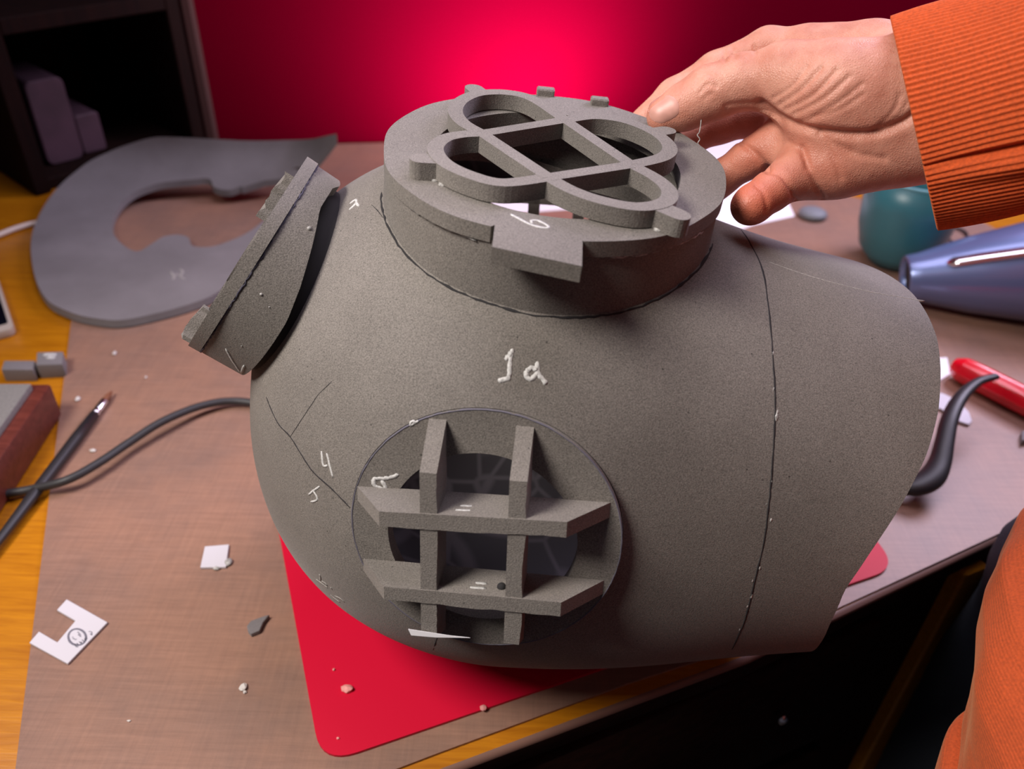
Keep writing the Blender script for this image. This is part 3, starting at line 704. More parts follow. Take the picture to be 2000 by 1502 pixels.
cw = unit(at(362, 670, .452) - at(605, 312, .452)); cw = unit(cw - LN * (cw @ LN)); cv_ = np.cross(LN, cw); cv_ = cv_ if cv_ @ Dv < 0 else -cv_
for s0, s1, y0 in ((-.0470, -.0190, .010), (.0360, .0560, .012)):
    n_ = 9; pl_ = [(s0 + (s1 - s0) * k_ / n_, y0 + .012 + 0.0006 * rng.uniform(-1, 1)) for k_ in range(n_ + 1)] + [(s1, y0), (s0, y0)]
    bm = bmesh.new(); add_prism(bm, pl_, LC, cw, cv_, LN, .0, .0050)
    for v in bm.verts:
        if (np.array(v.co) - LC) @ LN > .003: v.co += Vector(LN * .0012 * rng.uniform(-1, 1))
    obj('lug', bm, MFOAMEDGE, cg, False, 'rough-cut foam lug')
def on_lcol(x, y):
    v = ray(x, y); o = EYE - LC; vp = v - LN * (v @ LN); op = o - LN * (o @ LN); r = LR - .0008
    a, b, c = vp @ vp, 2 * vp @ op, op @ op - r * r; t = (-b - math.sqrt(max(0, b * b - 4 * a * c))) / (2 * a)
    p = EYE + v * t; q = p - LC; return p, unit(q - LN * (q @ LN))
marks([[(441, 681), (455, 706), (471, 729)], [(471, 729), (477, 713)]], 'pen_mark', lcol, MCHALK, .0007, on_lcol, 'white pen tick')
bm = bmesh.new(); P = []; N = []
for a in np.linspace(0, 2 * math.pi, 200, endpoint=False):
    n = math.cos(a) * LX + math.sin(a) * LY; P.append(LC + n * (LR - .0007) - LN * (.0071 + .0003 * rng.uniform(-1, 1))); N.append(n)
ribbon(bm, P, N, .00045, .0003, .9, True); obj('seam', bm, MINK, lcol, True, 'ragged dark joint below the flange')
bm = bmesh.new()
for x, y, r in ((604, 446, .0013), (510, 575, .0009), (526, 600, .0005), (472, 676, .0005)):
    p, n = on_lcol(x, y); bm = bmesh.new(); add_lathe(bm, [(0, -r), (r, -r * .3), (r * .7, r * .5), (0, r * .7)], p, n, 8)
    obj('glue_bead', bm, MGLUE, lcol, True)

# ---- far-side port bars (seen through the top opening)
for k, (u0, u1) in enumerate(((-.020, -.012), (.012, .020))):
    bm = bmesh.new(); add_prism(bm, [(u0, -.055), (u1, -.055), (u1, .055), (u0, .055)], BC, BX, BY, BN, .002, .012); obj('guard_bar', bm, MFOAMEDGE, helmet, False)
for v in (-.018, .018):
    bm = bmesh.new(); add_prism(bm, [(-.055, v - .004), (.055, v - .004), (.055, v + .004), (-.055, v + .004)], BC, BX, BY, BN, .002, .012); obj('guard_bar', bm, MFOAMEDGE, helmet, False)

# ---------------------------------------------------------------- person: right arm and hand, orange sweatshirt, dark jeans
def pj(x, y, d, rpx): return np.append(at(x, y, d), rpx * d / F)
palm = [  # tapered segments between joints, each (x, y, depth, radius in px)
    (pj(2060, 205, .400, 120), pj(1900, 208, .415, 122)), (pj(1900, 190, .420, 112), pj(1800, 186, .430, 106)),
    (pj(1900, 235, .415, 110), pj(1790, 256, .430, 74)), (pj(1800, 174, .436, 100), pj(1740, 156, .444, 76)),
    (pj(1790, 144, .446, 72), pj(1700, 106, .458, 48)), (pj(1700, 106, .458, 48), pj(1580, 97, .470, 44)),     # first metacarpal row
    (pj(1740, 180, .448, 60), pj(1540, 205, .470, 44)), (pj(1760, 230, .442, 60), pj(1545, 268, .460, 44)),
    (pj(1770, 270, .434, 66), pj(1565, 330, .446, 48)), (pj(1745, 272, .430, 72), pj(1640, 318, .436, 62)),
    (pj(1740, 170, .420, 84), pj(1640, 172, .424, 74)), (pj(1640, 172, .424, 74), pj(1545, 152, .436, 56)),     # ball of the thumb
    (pj(1690, 205, .422, 58), pj(1600, 206, .430, 50)),
]
fingers = [
    [pj(1600, 165, .430, 62), pj(1530, 150, .438, 56), pj(1450, 160, .447, 51), pj(1386, 183, .453, 51), pj(1337, 209, .456, 43), pj(1297, 227, .457, 35)],      # thumb
    [pj(1620, 100, .468, 46), pj(1500, 94, .482, 38), pj(1398, 138, .490, 34), pj(1316, 187, .494, 31), pj(1256, 238, .496, 27)],
    [pj(1560, 205, .470, 44), pj(1470, 228, .482, 37), pj(1405, 243, .490, 35), pj(1350, 266, .494, 32), pj(1310, 290, .494, 29)],
    [pj(1560, 268, .460, 44), pj(1500, 290, .464, 38), pj(1462, 311, .470, 35), pj(1405, 350, .480, 33), pj(1375, 385, .486, 29)],
    [pj(1585, 330, .444, 50), pj(1540, 350, .438, 41), pj(1505, 374, .432, 37), pj(1470, 399, .427, 36), pj(1463, 404, .426, 34)],
]
allp = np.array([q for s in palm for q in s] + [q for f in fingers for q in f])
VX = .00115
lo = (allp[:, :3] - allp[:, 3:]).min(0) - .012; hi = (allp[:, :3] + allp[:, 3:]).max(0) + .012
gn = np.ceil((hi - lo) / VX).astype(int)
axs = [lo[i] + VX * np.arange(gn[i]) for i in range(3)]
def seg_d(field, a, b, k, pad=.016):
    c0 = np.minimum(a[:3] - a[3], b[:3] - b[3]) - pad; c1 = np.maximum(a[:3] + a[3], b[:3] + b[3]) + pad
    i0 = np.maximum(((c0 - lo) / VX).astype(int), 0); i1 = np.minimum(((c1 - lo) / VX).astype(int) + 2, gn)
    sl = tuple(slice(i0[q], i1[q]) for q in range(3))
    X, Y, Zz = np.meshgrid(*[axs[q][sl[q]] for q in range(3)], indexing='ij')
    d = b[:3] - a[:3]; L2 = d @ d + 1e-12
    t = np.clip(((X - a[0]) * d[0] + (Y - a[1]) * d[1] + (Zz - a[2]) * d[2]) / L2, 0, 1)
    t2 = t
    dist = np.sqrt((X - a[0] - t * d[0]) ** 2 + (Y - a[1] - t * d[1]) ** 2 + (Zz - a[2] - t * d[2]) ** 2) - (a[3] + (b[3] - a[3]) * t2)
    f = field[sl]; h = np.maximum(k - np.abs(f - dist), 0) / k
    field[sl] = np.minimum(f, dist) - h * h * k * .25
    return field
fp = np.full(tuple(gn), .05, np.float32)
for a, b in palm: seg_d(fp, a, b, .018)
tot = None
for i, f in enumerate(fingers):
    ff = np.full(tuple(gn), .05, np.float32)
    for a, b in zip(f[:-1], f[1:]): seg_d(ff, a, b, .005)
    k = .012 if i == 0 else .007
    h = np.maximum(k - np.abs(fp - ff), 0) / k; u = np.minimum(fp, ff) - h * h * k * .25
    tot = u if tot is None else np.minimum(tot, u)
def surface_nets(f):
    s = f < 0; nx, ny, nz = f.shape
    cnt = np.zeros((nx - 1, ny - 1, nz - 1), np.int8); acc = np.zeros((nx - 1, ny - 1, nz - 1, 3), np.float32); ne = np.zeros_like(cnt, dtype=np.float32)
    for ax in range(3):
        for o1 in (0, 1):
            for o2 in (0, 1):
                st = [0, 0, 0]; oth = [q for q in range(3) if q != ax]; st[oth[0]] = o1; st[oth[1]] = o2
                A = f[st[0]:st[0] + nx - 1, st[1]:st[1] + ny - 1, st[2]:st[2] + nz - 1]
                st2 = list(st); st2[ax] = 1
                B = f[st2[0]:st2[0] + nx - 1, st2[1]:st2[1] + ny - 1, st2[2]:st2[2] + nz - 1]
                m = (A < 0) != (B < 0); t = np.where(m, A / np.where(m, A - B, 1), 0)
                acc[..., ax] += np.where(m, t, 0); acc[..., oth[0]] += m * o1; acc[..., oth[1]] += m * o2; ne += m
    act = ne > 0; idx = -np.ones(act.shape, int); I = np.argwhere(act); idx[act] = np.arange(len(I))
    V = lo + VX * (I + acc[act] / ne[act][:, None])
    F_ = []
    for ax in range(3):
        oth = [q for q in range(3) if q != ax]
        A = s[:-1] if ax == 0 else s[:, :-1] if ax == 1 else s[:, :, :-1]; B = s[1:] if ax == 0 else s[:, 1:] if ax == 1 else s[:, :, 1:]
        E_ = np.argwhere(A != B); E_ = E_[(E_[:, oth[0]] > 0) & (E_[:, oth[1]] > 0)]
        E_ = E_[(E_[:, oth[0]] < f.shape[oth[0]] - 1) & (E_[:, oth[1]] < f.shape[oth[1]] - 1)]
        q = []
        for d0, d1 in ((-1, -1), (0, -1), (0, 0), (-1, 0)):
            e = E_.copy(); e[:, oth[0]] += d0; e[:, oth[1]] += d1; q.append(idx[e[:, 0], e[:, 1], e[:, 2]])
        F_.append(np.stack(q, 1))
    return V, np.concatenate(F_)
V, Fq = surface_nets(tot)
# light smoothing of the voxel steps
e = np.concatenate([Fq[:, [0, 1]], Fq[:, [1, 2]], Fq[:, [2, 3]], Fq[:, [3, 0]]])
def relax(V, it, w):
    for _ in range(it):
        S = np.zeros_like(V); n = np.zeros(len(V))
        np.add.at(S, e[:, 0], V[e[:, 1]]); np.add.at(S, e[:, 1], V[e[:, 0]]); np.add.at(n, e[:, 0], 1); np.add.at(n, e[:, 1], 1)
        V = V + w * (S / n[:, None] - V)
    return V
V = relax(V, 9, .5)
bm = bmesh.new(); vs = [bm.verts.new(v) for v in V]
for q in Fq:
    try: bm.faces.new([vs[i] for i in q])
    except ValueError: pass
bmesh.ops.recalc_face_normals(bm, faces=bm.faces[:]); bm.normal_update()
NV = np.array([v.normal for v in bm.verts])
if (NV * (V - V.mean(0))).sum() < 0: NV = -NV
# skin folds: creases pressed into the surface that faces out of the palm
px, _z = proj(V); face = (NV @ Dv) < 0.15
k7 = 3.226
def Zh(pts): return [np.array((1200 + x / k7, y / k7)) for x, y in pts]
creases = [
    (Zh([(920, 655), (1040, 745), (1200, 812), (1450, 845), (1650, 838), (1800, 780), (1880, 725)]), .0022, 9),
    (Zh([(1040, 660), (1180, 560), (1300, 430)]), .0007, 5), (Zh([(1080, 690), (1250, 600), (1400, 440)]), .0007, 5), (Zh([(1130, 720), (1320, 620), (1480, 480)]), .0006, 5),
    (Zh([(1000, 620), (1120, 540), (1210, 420)]), .0005, 4), (Zh([(1250, 740), (1420, 640), (1560, 530)]), .0005, 5), (Zh([(1160, 770), (1400, 700), (1560, 600)]), .0004, 5), (Zh([(1640, 820), (1760, 700), (1800, 600)]), .0005, 5), (Zh([(1690, 800), (1800, 720), (1850, 640)]), .0004, 5),
    (Zh([(1180, 930), (1230, 1050), (1280, 1180), (1315, 1245)]), .0014, 6), (Zh([(960, 1070), (1050, 1095), (1110, 1175), (1145, 1260)]), .0013, 6), (Zh([(890, 1165), (945, 1220), (965, 1330)]), .0007, 5),
    (Zh([(1280, 850), (1370, 970), (1425, 1120)]), .0006, 6), (Zh([(1290, 850), (1500, 960), (1700, 1000)]), .0007, 7), (Zh([(1100, 900), (1190, 960), (1215, 1060)]), .0006, 6), (Zh([(800, 900), (900, 980), (960, 1060)]), .0010, 6),
    (Zh([(520, 520), (560, 470), (620, 480), (650, 540)]), .0004, 4), (Zh([(540, 580), (590, 530), (640, 550)]), .0004, 4), (Zh([(560, 620), (620, 590)]), .0003, 4),
    (Zh([(690, 330), (700, 380)]), .0006, 4), (Zh([(880, 290), (885, 330)]), .0006, 4), (Zh([(740, 300), (760, 360)]), .0004, 4), (Zh([(700, 700), (720, 660), (900, 650)]), .0005, 5),
]
disp = np.zeros(len(V))
for pl_, dep, wd in creases:
    L = np.array(smooth_line(pl_, 8)); 
    dmin = np.full(len(V), 1e9); 
    for a, b in zip(L[:-1], L[1:]):
        d_ = b - a; t = np.clip(((px - a) @ d_) / (d_ @ d_ + 1e-9), 0, 1); dmin = np.minimum(dmin, np.linalg.norm(px - a - t[:, None] * d_, axis=1))
    disp -= 1.35 * dep * np.exp(-(dmin / wd) ** 2) * face
V2 = V + NV * disp[:, None]
for v, c in zip(bm.verts, V2): v.co = c
body = obj('person', bm, MSKIN, None, True)
tips = [(fingers[4][-1], .026, 1.0), (fingers[4][2], .016, .35), (fingers[3][2], .022, .6), (fingers[2][2], .022, .35), (fingers[0][-1], .016, .25), (pj(1590, 330, .43, 1), .03, .35), (pj(1620, 260, .42, 1), .03, .2)]
fl = np.zeros(len(V2))
for q, r, s in tips: fl = np.maximum(fl, s * np.exp(-(np.linalg.norm(V2 - q[:3], axis=1) / r) ** 2))
at_ = body.data.attributes.new('flush', 'FLOAT', 'POINT'); at_.data.foreach_set('value', fl.astype(np.float32))
tag(body, 'person in orange sweatshirt and dark jeans, right hand pinching the foam helmet rim', 'person')
# thumbnail
tree = BVHTree.FromPolygons([tuple(v) for v in V2], [tuple(int(i) for i in q) for q in Fq])
nc = np.array((1296, 214.0)); u_ = unit(np.array((-.80, .48))); v_ = np.array((-u_[1], u_[0]))
gv = []; gf = []; NU, NW = 22, 18
for i in range(NU):
    for j in range(NW):
        s = i / (NU - 1) * 2 - 1; t = j / (NW - 1) * 2 - 1
        hw = 26 * (1 - .10 * max(0, s)) * (1 - abs(s) ** 5 * .55); hl = 33
        q = nc + u_ * s * hl * (1 - .18 * t * t * (1 if s > 0 else .55)) + v_ * t * hw
        loc, no_, fi, di = tree.ray_cast(Vector(EYE), Vector(unit(ray(*q))))
        if loc is None: loc = Vector(at(q[0], q[1], .455)); no_ = Vector(-Dv)
        n_ = np.array(no_); n_ = n_ if n_ @ Dv < 0 else -n_
        lift = .0007 * (1 - max(abs(s), abs(t)) ** 6) - .0001
        gv.append(np.array(loc) + n_ * lift)
gv = np.array(gv).reshape(NU, NW, 3)
for _ in range(6):
    g2 = gv.copy(); g2[1:-1, 1:-1] = (gv[:-2, 1:-1] + gv[2:, 1:-1] + gv[1:-1, :-2] + gv[1:-1, 2:]) / 4; gv = .5 * gv + .5 * g2
for i in range(NU - 1):
    for j in range(NW - 1): gf.append((i * NW + j, i * NW + j + 1, (i + 1) * NW + j + 1, (i + 1) * NW + j))
nail = raw('thumbnail', gv.reshape(-1, 3), gf, MNAIL, body, True, 'pale pink thumbnail')
md = nail.modifiers.new('thick', 'SOLIDIFY'); md.thickness = .0005; md.offset = -1

# cuff and sleeve
def loft(rings, close=False):
    vs = []; fs = []; m = len(rings[0])
    for r in rings: vs += list(r)
    for i in range(len(rings) - 1):
        for k in range(m): fs.append((i * m + k, i * m + (k + 1) % m, (i + 1) * m + (k + 1) % m, (i + 1) * m + k))
    return vs, fs
e0 = at(1742, 48, .418); e1 = at(1830, 445, .405)
cc0 = (e0 + e1) / 2; ax1 = unit(e1 - e0)                                  # across the arm
f0 = at(2000, -24, .392); f1 = at(2000, 407, .385); cc1 = (f0 + f1) / 2
adir = unit(cc1 - cc0); bx = unit(np.cross(adir, ax1)); ra = np.linalg.norm(e1 - e0) / 2
rb = np.linalg.norm(f1 - f0) / 2
NS = 1100; A = np.linspace(0, 2 * math.pi, NS, endpoint=False); nrib = 122
def cuff_ring(t, off, wob=1.0):
    c = cc0 + (cc1 - cc0) * t; r = ra + (rb - ra) * t
    # ax1 direction follows the cuff's edge; ribs run along the sleeve
    ribs = .00042 * np.sin(nrib * A + 2.0 * np.sin(3 * t + A)) * wob
    fold = -.0045 * np.exp(-((A - 5.36) / .030) ** 2) * min(1, .25 + t * 1.2) + .0035 * np.exp(-((A - 5.50) / .10) ** 2) * min(1, .25 + t)
    rr = r + ribs + fold + .0012 * np.sin(2 * A + 3 * t) + off
    depth = .80
    return c + np.cos(A)[:, None] * ax1 * rr[:, None] + np.sin(A)[:, None] * bx * (rr * depth)[:, None]
rings = [cuff_ring(.10, -.0045, .2), cuff_ring(.02, -.0042, .3), cuff_ring(0.004, -.003, .5), cuff_ring(-.004, -.0012, .8), cuff_ring(.004, 0)] + [cuff_ring(t, 0) for t in np.linspace(.02, 1.45, 42)]
vs, fs = loft(rings)
# sweatshirt: torso and sleeve to the elbow and shoulder
elbow = np.array([.475, .375, .35]); should = np.array([.47, .20, .56])
def tube_rings(path, rad, ref, n=64, fx=1.0):
    out = []; P = [np.array(p) for p in path]; prev = np.array(ref, float)
    for i, p in enumerate(P):
        t = unit(P[min(i + 1, len(P) - 1)] - P[max(i - 1, 0)]); a = unit(prev - t * (prev @ t)); b = np.cross(t, a); prev = a
        q = np.linspace(0, 2 * math.pi, n, endpoint=False); r = rad[i] * (1 + .02 * np.sin(5 * q + i) + .015 * np.sin(9 * q - 2 * i))
        out.append(p + np.cos(q)[:, None] * a * r[:, None] + fx * np.sin(q)[:, None] * b * r[:, None])
    return out
edge_px = [(2030, 985), (2000, 1035), (1950, 1080), (1912, 1160), (1896, 1230), (1892, 1330), (1882, 1400), (1870, 1450), (1848, 1502), (1825, 1580)]
E_ = [at(x, y, .47 - .02 * i / 9) for i, (x, y) in enumerate(edge_px)]
zs = [q[2] for q in E_]
RT = .115
sec = []
tq = np.linspace(0, 2 * math.pi, 360, endpoint=False)
def torso_ring(c, r, z): 
    rr = r * (1 + .010 * np.sin(7 * tq + 30 * z) + .006 * np.sin(17 * tq - 60 * z))
    return np.stack([c[0] - np.cos(tq) * rr, c[1] - np.sin(tq) * rr * 1.25, np.full(len(tq), z)], -1)
right = np.array([1.0, 0.05, 0])
upper = [(np.array([.46, .19]), .050, .665), (np.array([.455, .20]), .060, .65), (np.array([.45, .21]), .090, .62), (np.array([.44, .23]), .125, .55), (np.array([.435, .25]), .130, .45), (np.array([.43, .27]), .128, .35), (np.array([.43, .285]), .124, .25)]
for c, r, z in upper: sec.append(torso_ring(c, r, z))
zz = np.linspace(.155, E_[-1][2], 130)
for z in zz:
    x = np.interp(-z, [-q for q in zs], [q[0] for q in E_]); y = np.interp(-z, [-q for q in zs], [q[1] for q in E_])
    # the silhouette runs where the sight line grazes the section
    c = np.array([x, y]); g = unit(np.array([y, -x])); c = c + g * RT * 1.12 + np.array([x, y]) * .01
    band = .004 * max(0, math.tanh((.052 - z) / .003)) - .0060 * math.exp(-((z - .0535) / .0022) ** 2)
    sec.append(torso_ring(c, RT + band, z))
tv_, tf_ = loft(sec)
shirt_rings = tube_rings([cc0 + (cc1 - cc0) * 1.08, cc0 + (cc1 - cc0) * 1.40, cc0 + (cc1 - cc0) * 1.9, elbow + np.array([-.05, .01, .0]), elbow + np.array([0, -.02, .012]), elbow + (should - elbow) * .4, should], [.036, .042, .057, .061, .063, .068, .085], ax1)
sv_, sf_ = loft(shirt_rings)
off = len(tv_); hv = list(tv_) + list(sv_); hf = list(tf_) + [tuple(i + off for i in f) for f in sf_]
hood = raw('sweatshirt', hv, hf, MORANGE2, body, True, 'orange ribbed sweatshirt')
md = hood.modifiers.new('thick', 'SOLIDIFY'); md.thickness = .002; md.offset = -1
cuff = raw('cuff', vs, fs, MORANGE, hood, True, 'wide orange ribbed cuff')
bm = bmesh.new()
def on_mesh(tree_, x, y):
    l, n, i, d = tree_.ray_cast(Vector(EYE), Vector(unit(ray(x, y))))
    if l is None: return None
    n = np.array(n); return np.array(l), (n if n @ Dv < 0 else -n)
ht = BVHTree.FromPolygons([tuple(v) for v in tv_], [tuple(f) for f in tf_])
for px_ in ([(2000, 1250), (1988, 1330), (1984, 1410)], [(1990, 1250), (1977, 1330), (1973, 1400)], [(1905, 1432), (1940, 1440), (2000, 1434)], [(1912, 1420), (1930, 1395), (1960, 1378), (2000, 1366)], [(1925, 1450), (1940, 1475), (1950, 1500)]):
    pts = [on_mesh(ht, *q) for q in smooth_line([np.array(p, float) for p in px_], 8)]; pts = [p for p in pts if p is not None]
    if len(pts) > 2: ribbon(bm, [p[0] for p in pts], [p[1] for p in pts], .0011, .0007, .2)
obj('stitching', bm, MORANGE, hood, True, 'raised orange pocket stitching')
# jeans
ep = [at(2010, 1000, .60), at(1985, 1022, .60), at(1942, 1050, .62), at(1922, 1130, .655), at(1880, 1192, .69), at(1800, 1310, .775), at(1690, 1492, .92)]
zs2 = [q[2] for q in ep]
def leg_ring(c, r, z, n=72): 
    q = np.linspace(0, 2 * math.pi, n, endpoint=False); rr = r * (1 + .015 * np.sin(3 * q + 9 * z) + .01 * np.sin(8 * q + 25 * z)); return np.stack([c[0] - np.cos(q) * rr, c[1] + np.sin(q) * rr, np.full(n, z)], -1)
sec = []; sec2 = []
for z in np.linspace(zs2[0], ZF + .04, 34):
    x = np.interp(-z, [-q for q in zs2], [q[0] for q in ep]); y = np.interp(-z, [-q for q in zs2], [q[1] for q in ep])
    r = .078 - .02 * max(0, min(1, (-.1 - z) / .5)); c = np.array([x, y]) + unit(np.array([y, -x])) * r
    sec.append(leg_ring(c, r, z)); sec2.append(leg_ring(c + np.array([.10, -.17]), r, z))
v1, f1_ = loft(sec); v2, f2_ = loft(sec2)
raw('jeans', list(v1) + list(v2), list(f1_) + [tuple(i + len(v1) for i in f) for f in f2_], MJEANS, body, True, 'dark blue jeans')

# ---------------------------------------------------------------- things on the desk
def poly_prism(name, px, z0, z1, mat, label, cat, group=None, bev=0.0, sm=False):
    bm = bmesh.new(); P = [atz(x, y, z1) for x, y in px]
    add_prism(bm, [(p[0], p[1]) for p in P], np.zeros(3), np.array([1., 0, 0]), np.array([0, 1., 0]), Z, z0, z1)
    if bev: bevel(bm, bev, 2)
    o = obj(name, bm, mat, None, sm); return tag(o, label, cat, group)
# large foam collar piece, back
outer_px = [(658, 261), (612, 271), (550, 274), (490, 275), (440, 273), (385, 270), (340, 268), (297, 269), (245, 284), (210, 298), (175, 315), (148, 335), (122, 357), (100, 382), (84, 406), (72, 430), (63, 455), (60, 482), (62, 508), (67, 536), (77, 563), (92, 585), (110, 598), (150, 614), (190, 622), (235, 625), (300, 613), (370, 594), (420, 574), (450, 545), (500, 480), (560, 400), (610, 330), (648, 282)]
inner_px = [(562, 352), (530, 351), (490, 356), (484, 362), (462, 369), (440, 371), (418, 365), (408, 349), (370, 351), (320, 356), (290, 364), (262, 376), (240, 394), (225, 417), (219, 440), (224, 460), (240, 478), (262, 490), (277, 489), (294, 474), (312, 464), (345, 458), (368, 464), (376, 480), (410, 482), (450, 470), (490, 450), (525, 420), (550, 385)]
pcn = np.array((415, 388.0))
def by_angle(pts, n=260):
    L = np.array(smooth_line([np.array(p, float) for p in pts], 6, True)); a = np.arctan2(L[:, 1] - pcn[1], L[:, 0] - pcn[0]); o_ = np.argsort(a); a, L = a[o_], L[o_]
    q = np.linspace(-math.pi, math.pi, n, endpoint=False); a3 = np.concatenate([a - 2 * math.pi, a, a + 2 * math.pi]); L3 = np.concatenate([L, L, L])
    return np.stack([np.interp(q, a3, L3[:, 0]), np.interp(q, a3, L3[:, 1])], -1)
O_ = by_angle(outer_px); I_ = by_angle(inner_px); NB = 10; top = []; bot = []
def lift(x, y): return .010 + .070 * max(0, (420 - y) / 160) ** 1.6 + .03 * max(0, (x - 560) / 100) ** 2 * (y < 330)
for j in range(NB + 1):
    t = j / NB; q = O_ * (1 - t) + I_ * t
    T = np.array([atz(x, y, lift(x, y)) for x, y in q]); top.append(T); bot.append(T - np.array([0, .0015, .0085]))
m = len(O_); vs = [v for r in top for v in r] + [v for r in bot for v in r]; nb = (NB + 1) * m; fs = []
for j in range(NB):
    for k in range(m):
        k2 = (k + 1) % m; f = (j * m + k, j * m + k2, (j + 1) * m + k2, (j + 1) * m + k); fs.append(f); fs.append(tuple(i + nb for i in f[::-1]))
for j in (0, NB):
    for k in range(m): k2 = (k + 1) % m; fs.append((j * m + k, j * m + k2, nb + j * m + k2, nb + j * m + k))
bm = bmesh.new(); V_ = [bm.verts.new(v) for v in vs]; [bm.faces.new([V_[i] for i in f]) for f in fs]
hs = obj('foam_collar', bm, MFOAMFAR, None, 40); tag(hs, 'large oval grey foam collar piece with an open middle, lying by the dark cabinet', 'foam piece')
hst = BVHTree.FromPolygons([tuple(map(float, v)) for v in vs], fs)
marks([[(333, 530), (340, 541), (336, 546)], [(350, 526), (357, 530), (352, 540), (362, 545)], [(338, 538), (350, 535)]], 'pen_mark', hs, MFAINT, .0013, lambda x, y: on_mesh(hst, x, y))

# brush
bp0 = atz(217, 766, .0050); bp1 = atz(-40, 1106, .0050); bd = bp1 - bp0; bl = np.linalg.norm(bd); bd = bd / bl
br = thing('paintbrush', bp0 + bd * .1 - Z * .005, 'thin paintbrush with black handle and silver ferrule crossing the desk pad edge', 'paintbrush')
def pxlen(a, b): return np.linalg.norm(atz(*b, .005) - atz(*a, .005))
l1 = pxlen((217, 766), (208, 785)); l2 = pxlen((217, 766), (182, 815))
bm = bmesh.new(); add_lathe(bm, [(0, l2 - .004), (.0042, l2 - .004), (.0050, l2 + .03), (.0046, l2 + .10), (.0030, bl - .01), (0, bl)], bp0, bd, 20); obj('handle', bm, MBLACK, br, True, 'black handle')
bm = bmesh.new(); add_lathe(bm, [(0, l1 - .001), (.0034, l1 - .001), (.0036, l1 + .012), (.0032, l1 + .013), (.0037, l1 + .015), (.0039, l2 - .006), (.0034, l2 - .005), (.0042, l2 - .003), (.0041, l2), (0, l2)], bp0, bd, 20); obj('ferrule', bm, MCHROME, br, 40, 'silver ferrule')
bm = bmesh.new(); add_lathe(bm, [(0, -.002), (.0012, 0), (.0028, l1 * .5), (.0032, l1 + .001), (0, l1 + .002)], bp0, bd, 14); obj('bristles', bm, MBRISTLE, br, True, 'brown bristles')

# cables
cpts = [(-60, 985, .004), (0, 967, .004), (60, 956, .0055), (130, 938, .013), (190, 906, .013), (250, 866, .012), (320, 822, .014), (400, 791, .010), (470, 784, .006), (560, 800, .005), (660, 810, .005)]
bm = bmesh.new(); add_tube(bm, smooth_line([atz(x, y, z) for x, y, z in cpts], 8), .0036, 12); tag(obj('cable', bm, MBLACKC, None, True), 'black rubber cable running across the desk pad and behind the helmet', 'cable')
bm = bmesh.new(); add_tube(bm, smooth_line([atz(x, y, .002) for x, y in [(-60, 482), (0, 458), (35, 445), (75, 435), (130, 430), (190, 440)]], 8), .0034, 12); tag(obj('cable', bm, MWHITECABLE, None, True), 'white cable emerging from under the large foam collar piece', 'cable')
# phone
c1 = atz(28, 640, .008); ex = unit(atz(2, 562, .008) - c1); ey = np.array([-ex[1], ex[0], 0]); ey = ey if ey[0] < 0 else -ey
ph = thing('smartphone', c1 + ex * .07 + ey * .034 - Z * .01, 'smartphone with black screen and beige rim at the edge of the photo', 'phone')
rect = round_poly([(0, 0), (.14, 0), (.14, .068), (0, .068)], .010); bm = bmesh.new(); add_prism(bm, rect, c1 - Z * .008, ex, ey, Z, ZT + .0002, .008); bevel(bm, .0015, 2); obj('case', bm, MPHONE, ph, 40, 'beige case')
rect = round_poly([(.012, .004), (.136, .004), (.136, .064), (.012, .064)], .004); bm = bmesh.new(); add_prism(bm, rect, c1 - Z * .008, ex, ey, Z, .0078, .0083); obj('screen', bm, MSCREEN, ph, False, 'black screen')
# foam blocks and box at the left
def box_px(name, pa, pb, pc_, zt, z0, mat, bev=.001):
    # top face through three desk pixels (corner, along, across)
    a, b, c = [atz(*p, zt) for p in (pa, pb, pc_)]; ex_ = b - a; ey_ = c - a
    bm = bmesh.new(); q = [a, a + ex_, a + ex_ + ey_, a + ey_]
    add_prism(bm, [(p[0], p[1]) for p in q], np.zeros(3), np.array([1., 0, 0]), np.array([0, 1., 0]), Z, z0, zt); bevel(bm, bev, 2)
    return obj(name, bm, mat, None, 40)
b1 = box_px('foam_block', (70, 713), (122, 711), (72, 688), .014, ZT + .0001, MFOAMFAR)
tag(b1, 'small grey foam block with a white mark, beside the desk pad edge', 'foam block', 'small foam offcut blocks')
marks([[(84, 693), (96, 692), (110, 693)], [(90, 698), (108, 698)]], 'pen_mark', b1, MCHALK, .0022, lambda x, y: (atz(x, y, .0141), Z))
b2 = box_px('foam_block', (2, 722), (64, 722), (8, 704), .012, ZT + .0001, MFOAMFAR); tag(b2, 'lower plain grey foam block beside the white-marked one', 'foam block', 'small foam offcut blocks')
wz = .040
wc = atz(96, 738, wz); wa = atz(-60, 965, wz); we = unit(wa - wc); wf = np.array([we[1], -we[0], 0]); wf = wf if wf[0] < 0 else -wf
wb = thing('sharpening_stone', wc + we * .1 + wf * .03 - Z * wz, 'grey stone set in a reddish brown wooden box, cropped at the photo edge', 'sharpening stone')
bm = bmesh.new(); add_prism(bm, [(0, 0), (.26, 0), (.26, .080), (0, .080)], wc * np.array([1, 1, 0]), we, wf, Z, ZT + .0001, .034); bevel(bm, .003, 2); obj('box', bm, MREDWOOD, wb, 40, 'reddish brown wooden box')
bm = bmesh.new(); add_prism(bm, [(.008, .012), (.25, .012), (.25, .070), (.008, .070)], wc * np.array([1, 1, 0]), we, wf, Z, .030, wz); bevel(bm, .0015, 2); obj('stone', bm, MSTONE, wb, 40, 'flat grey stone')

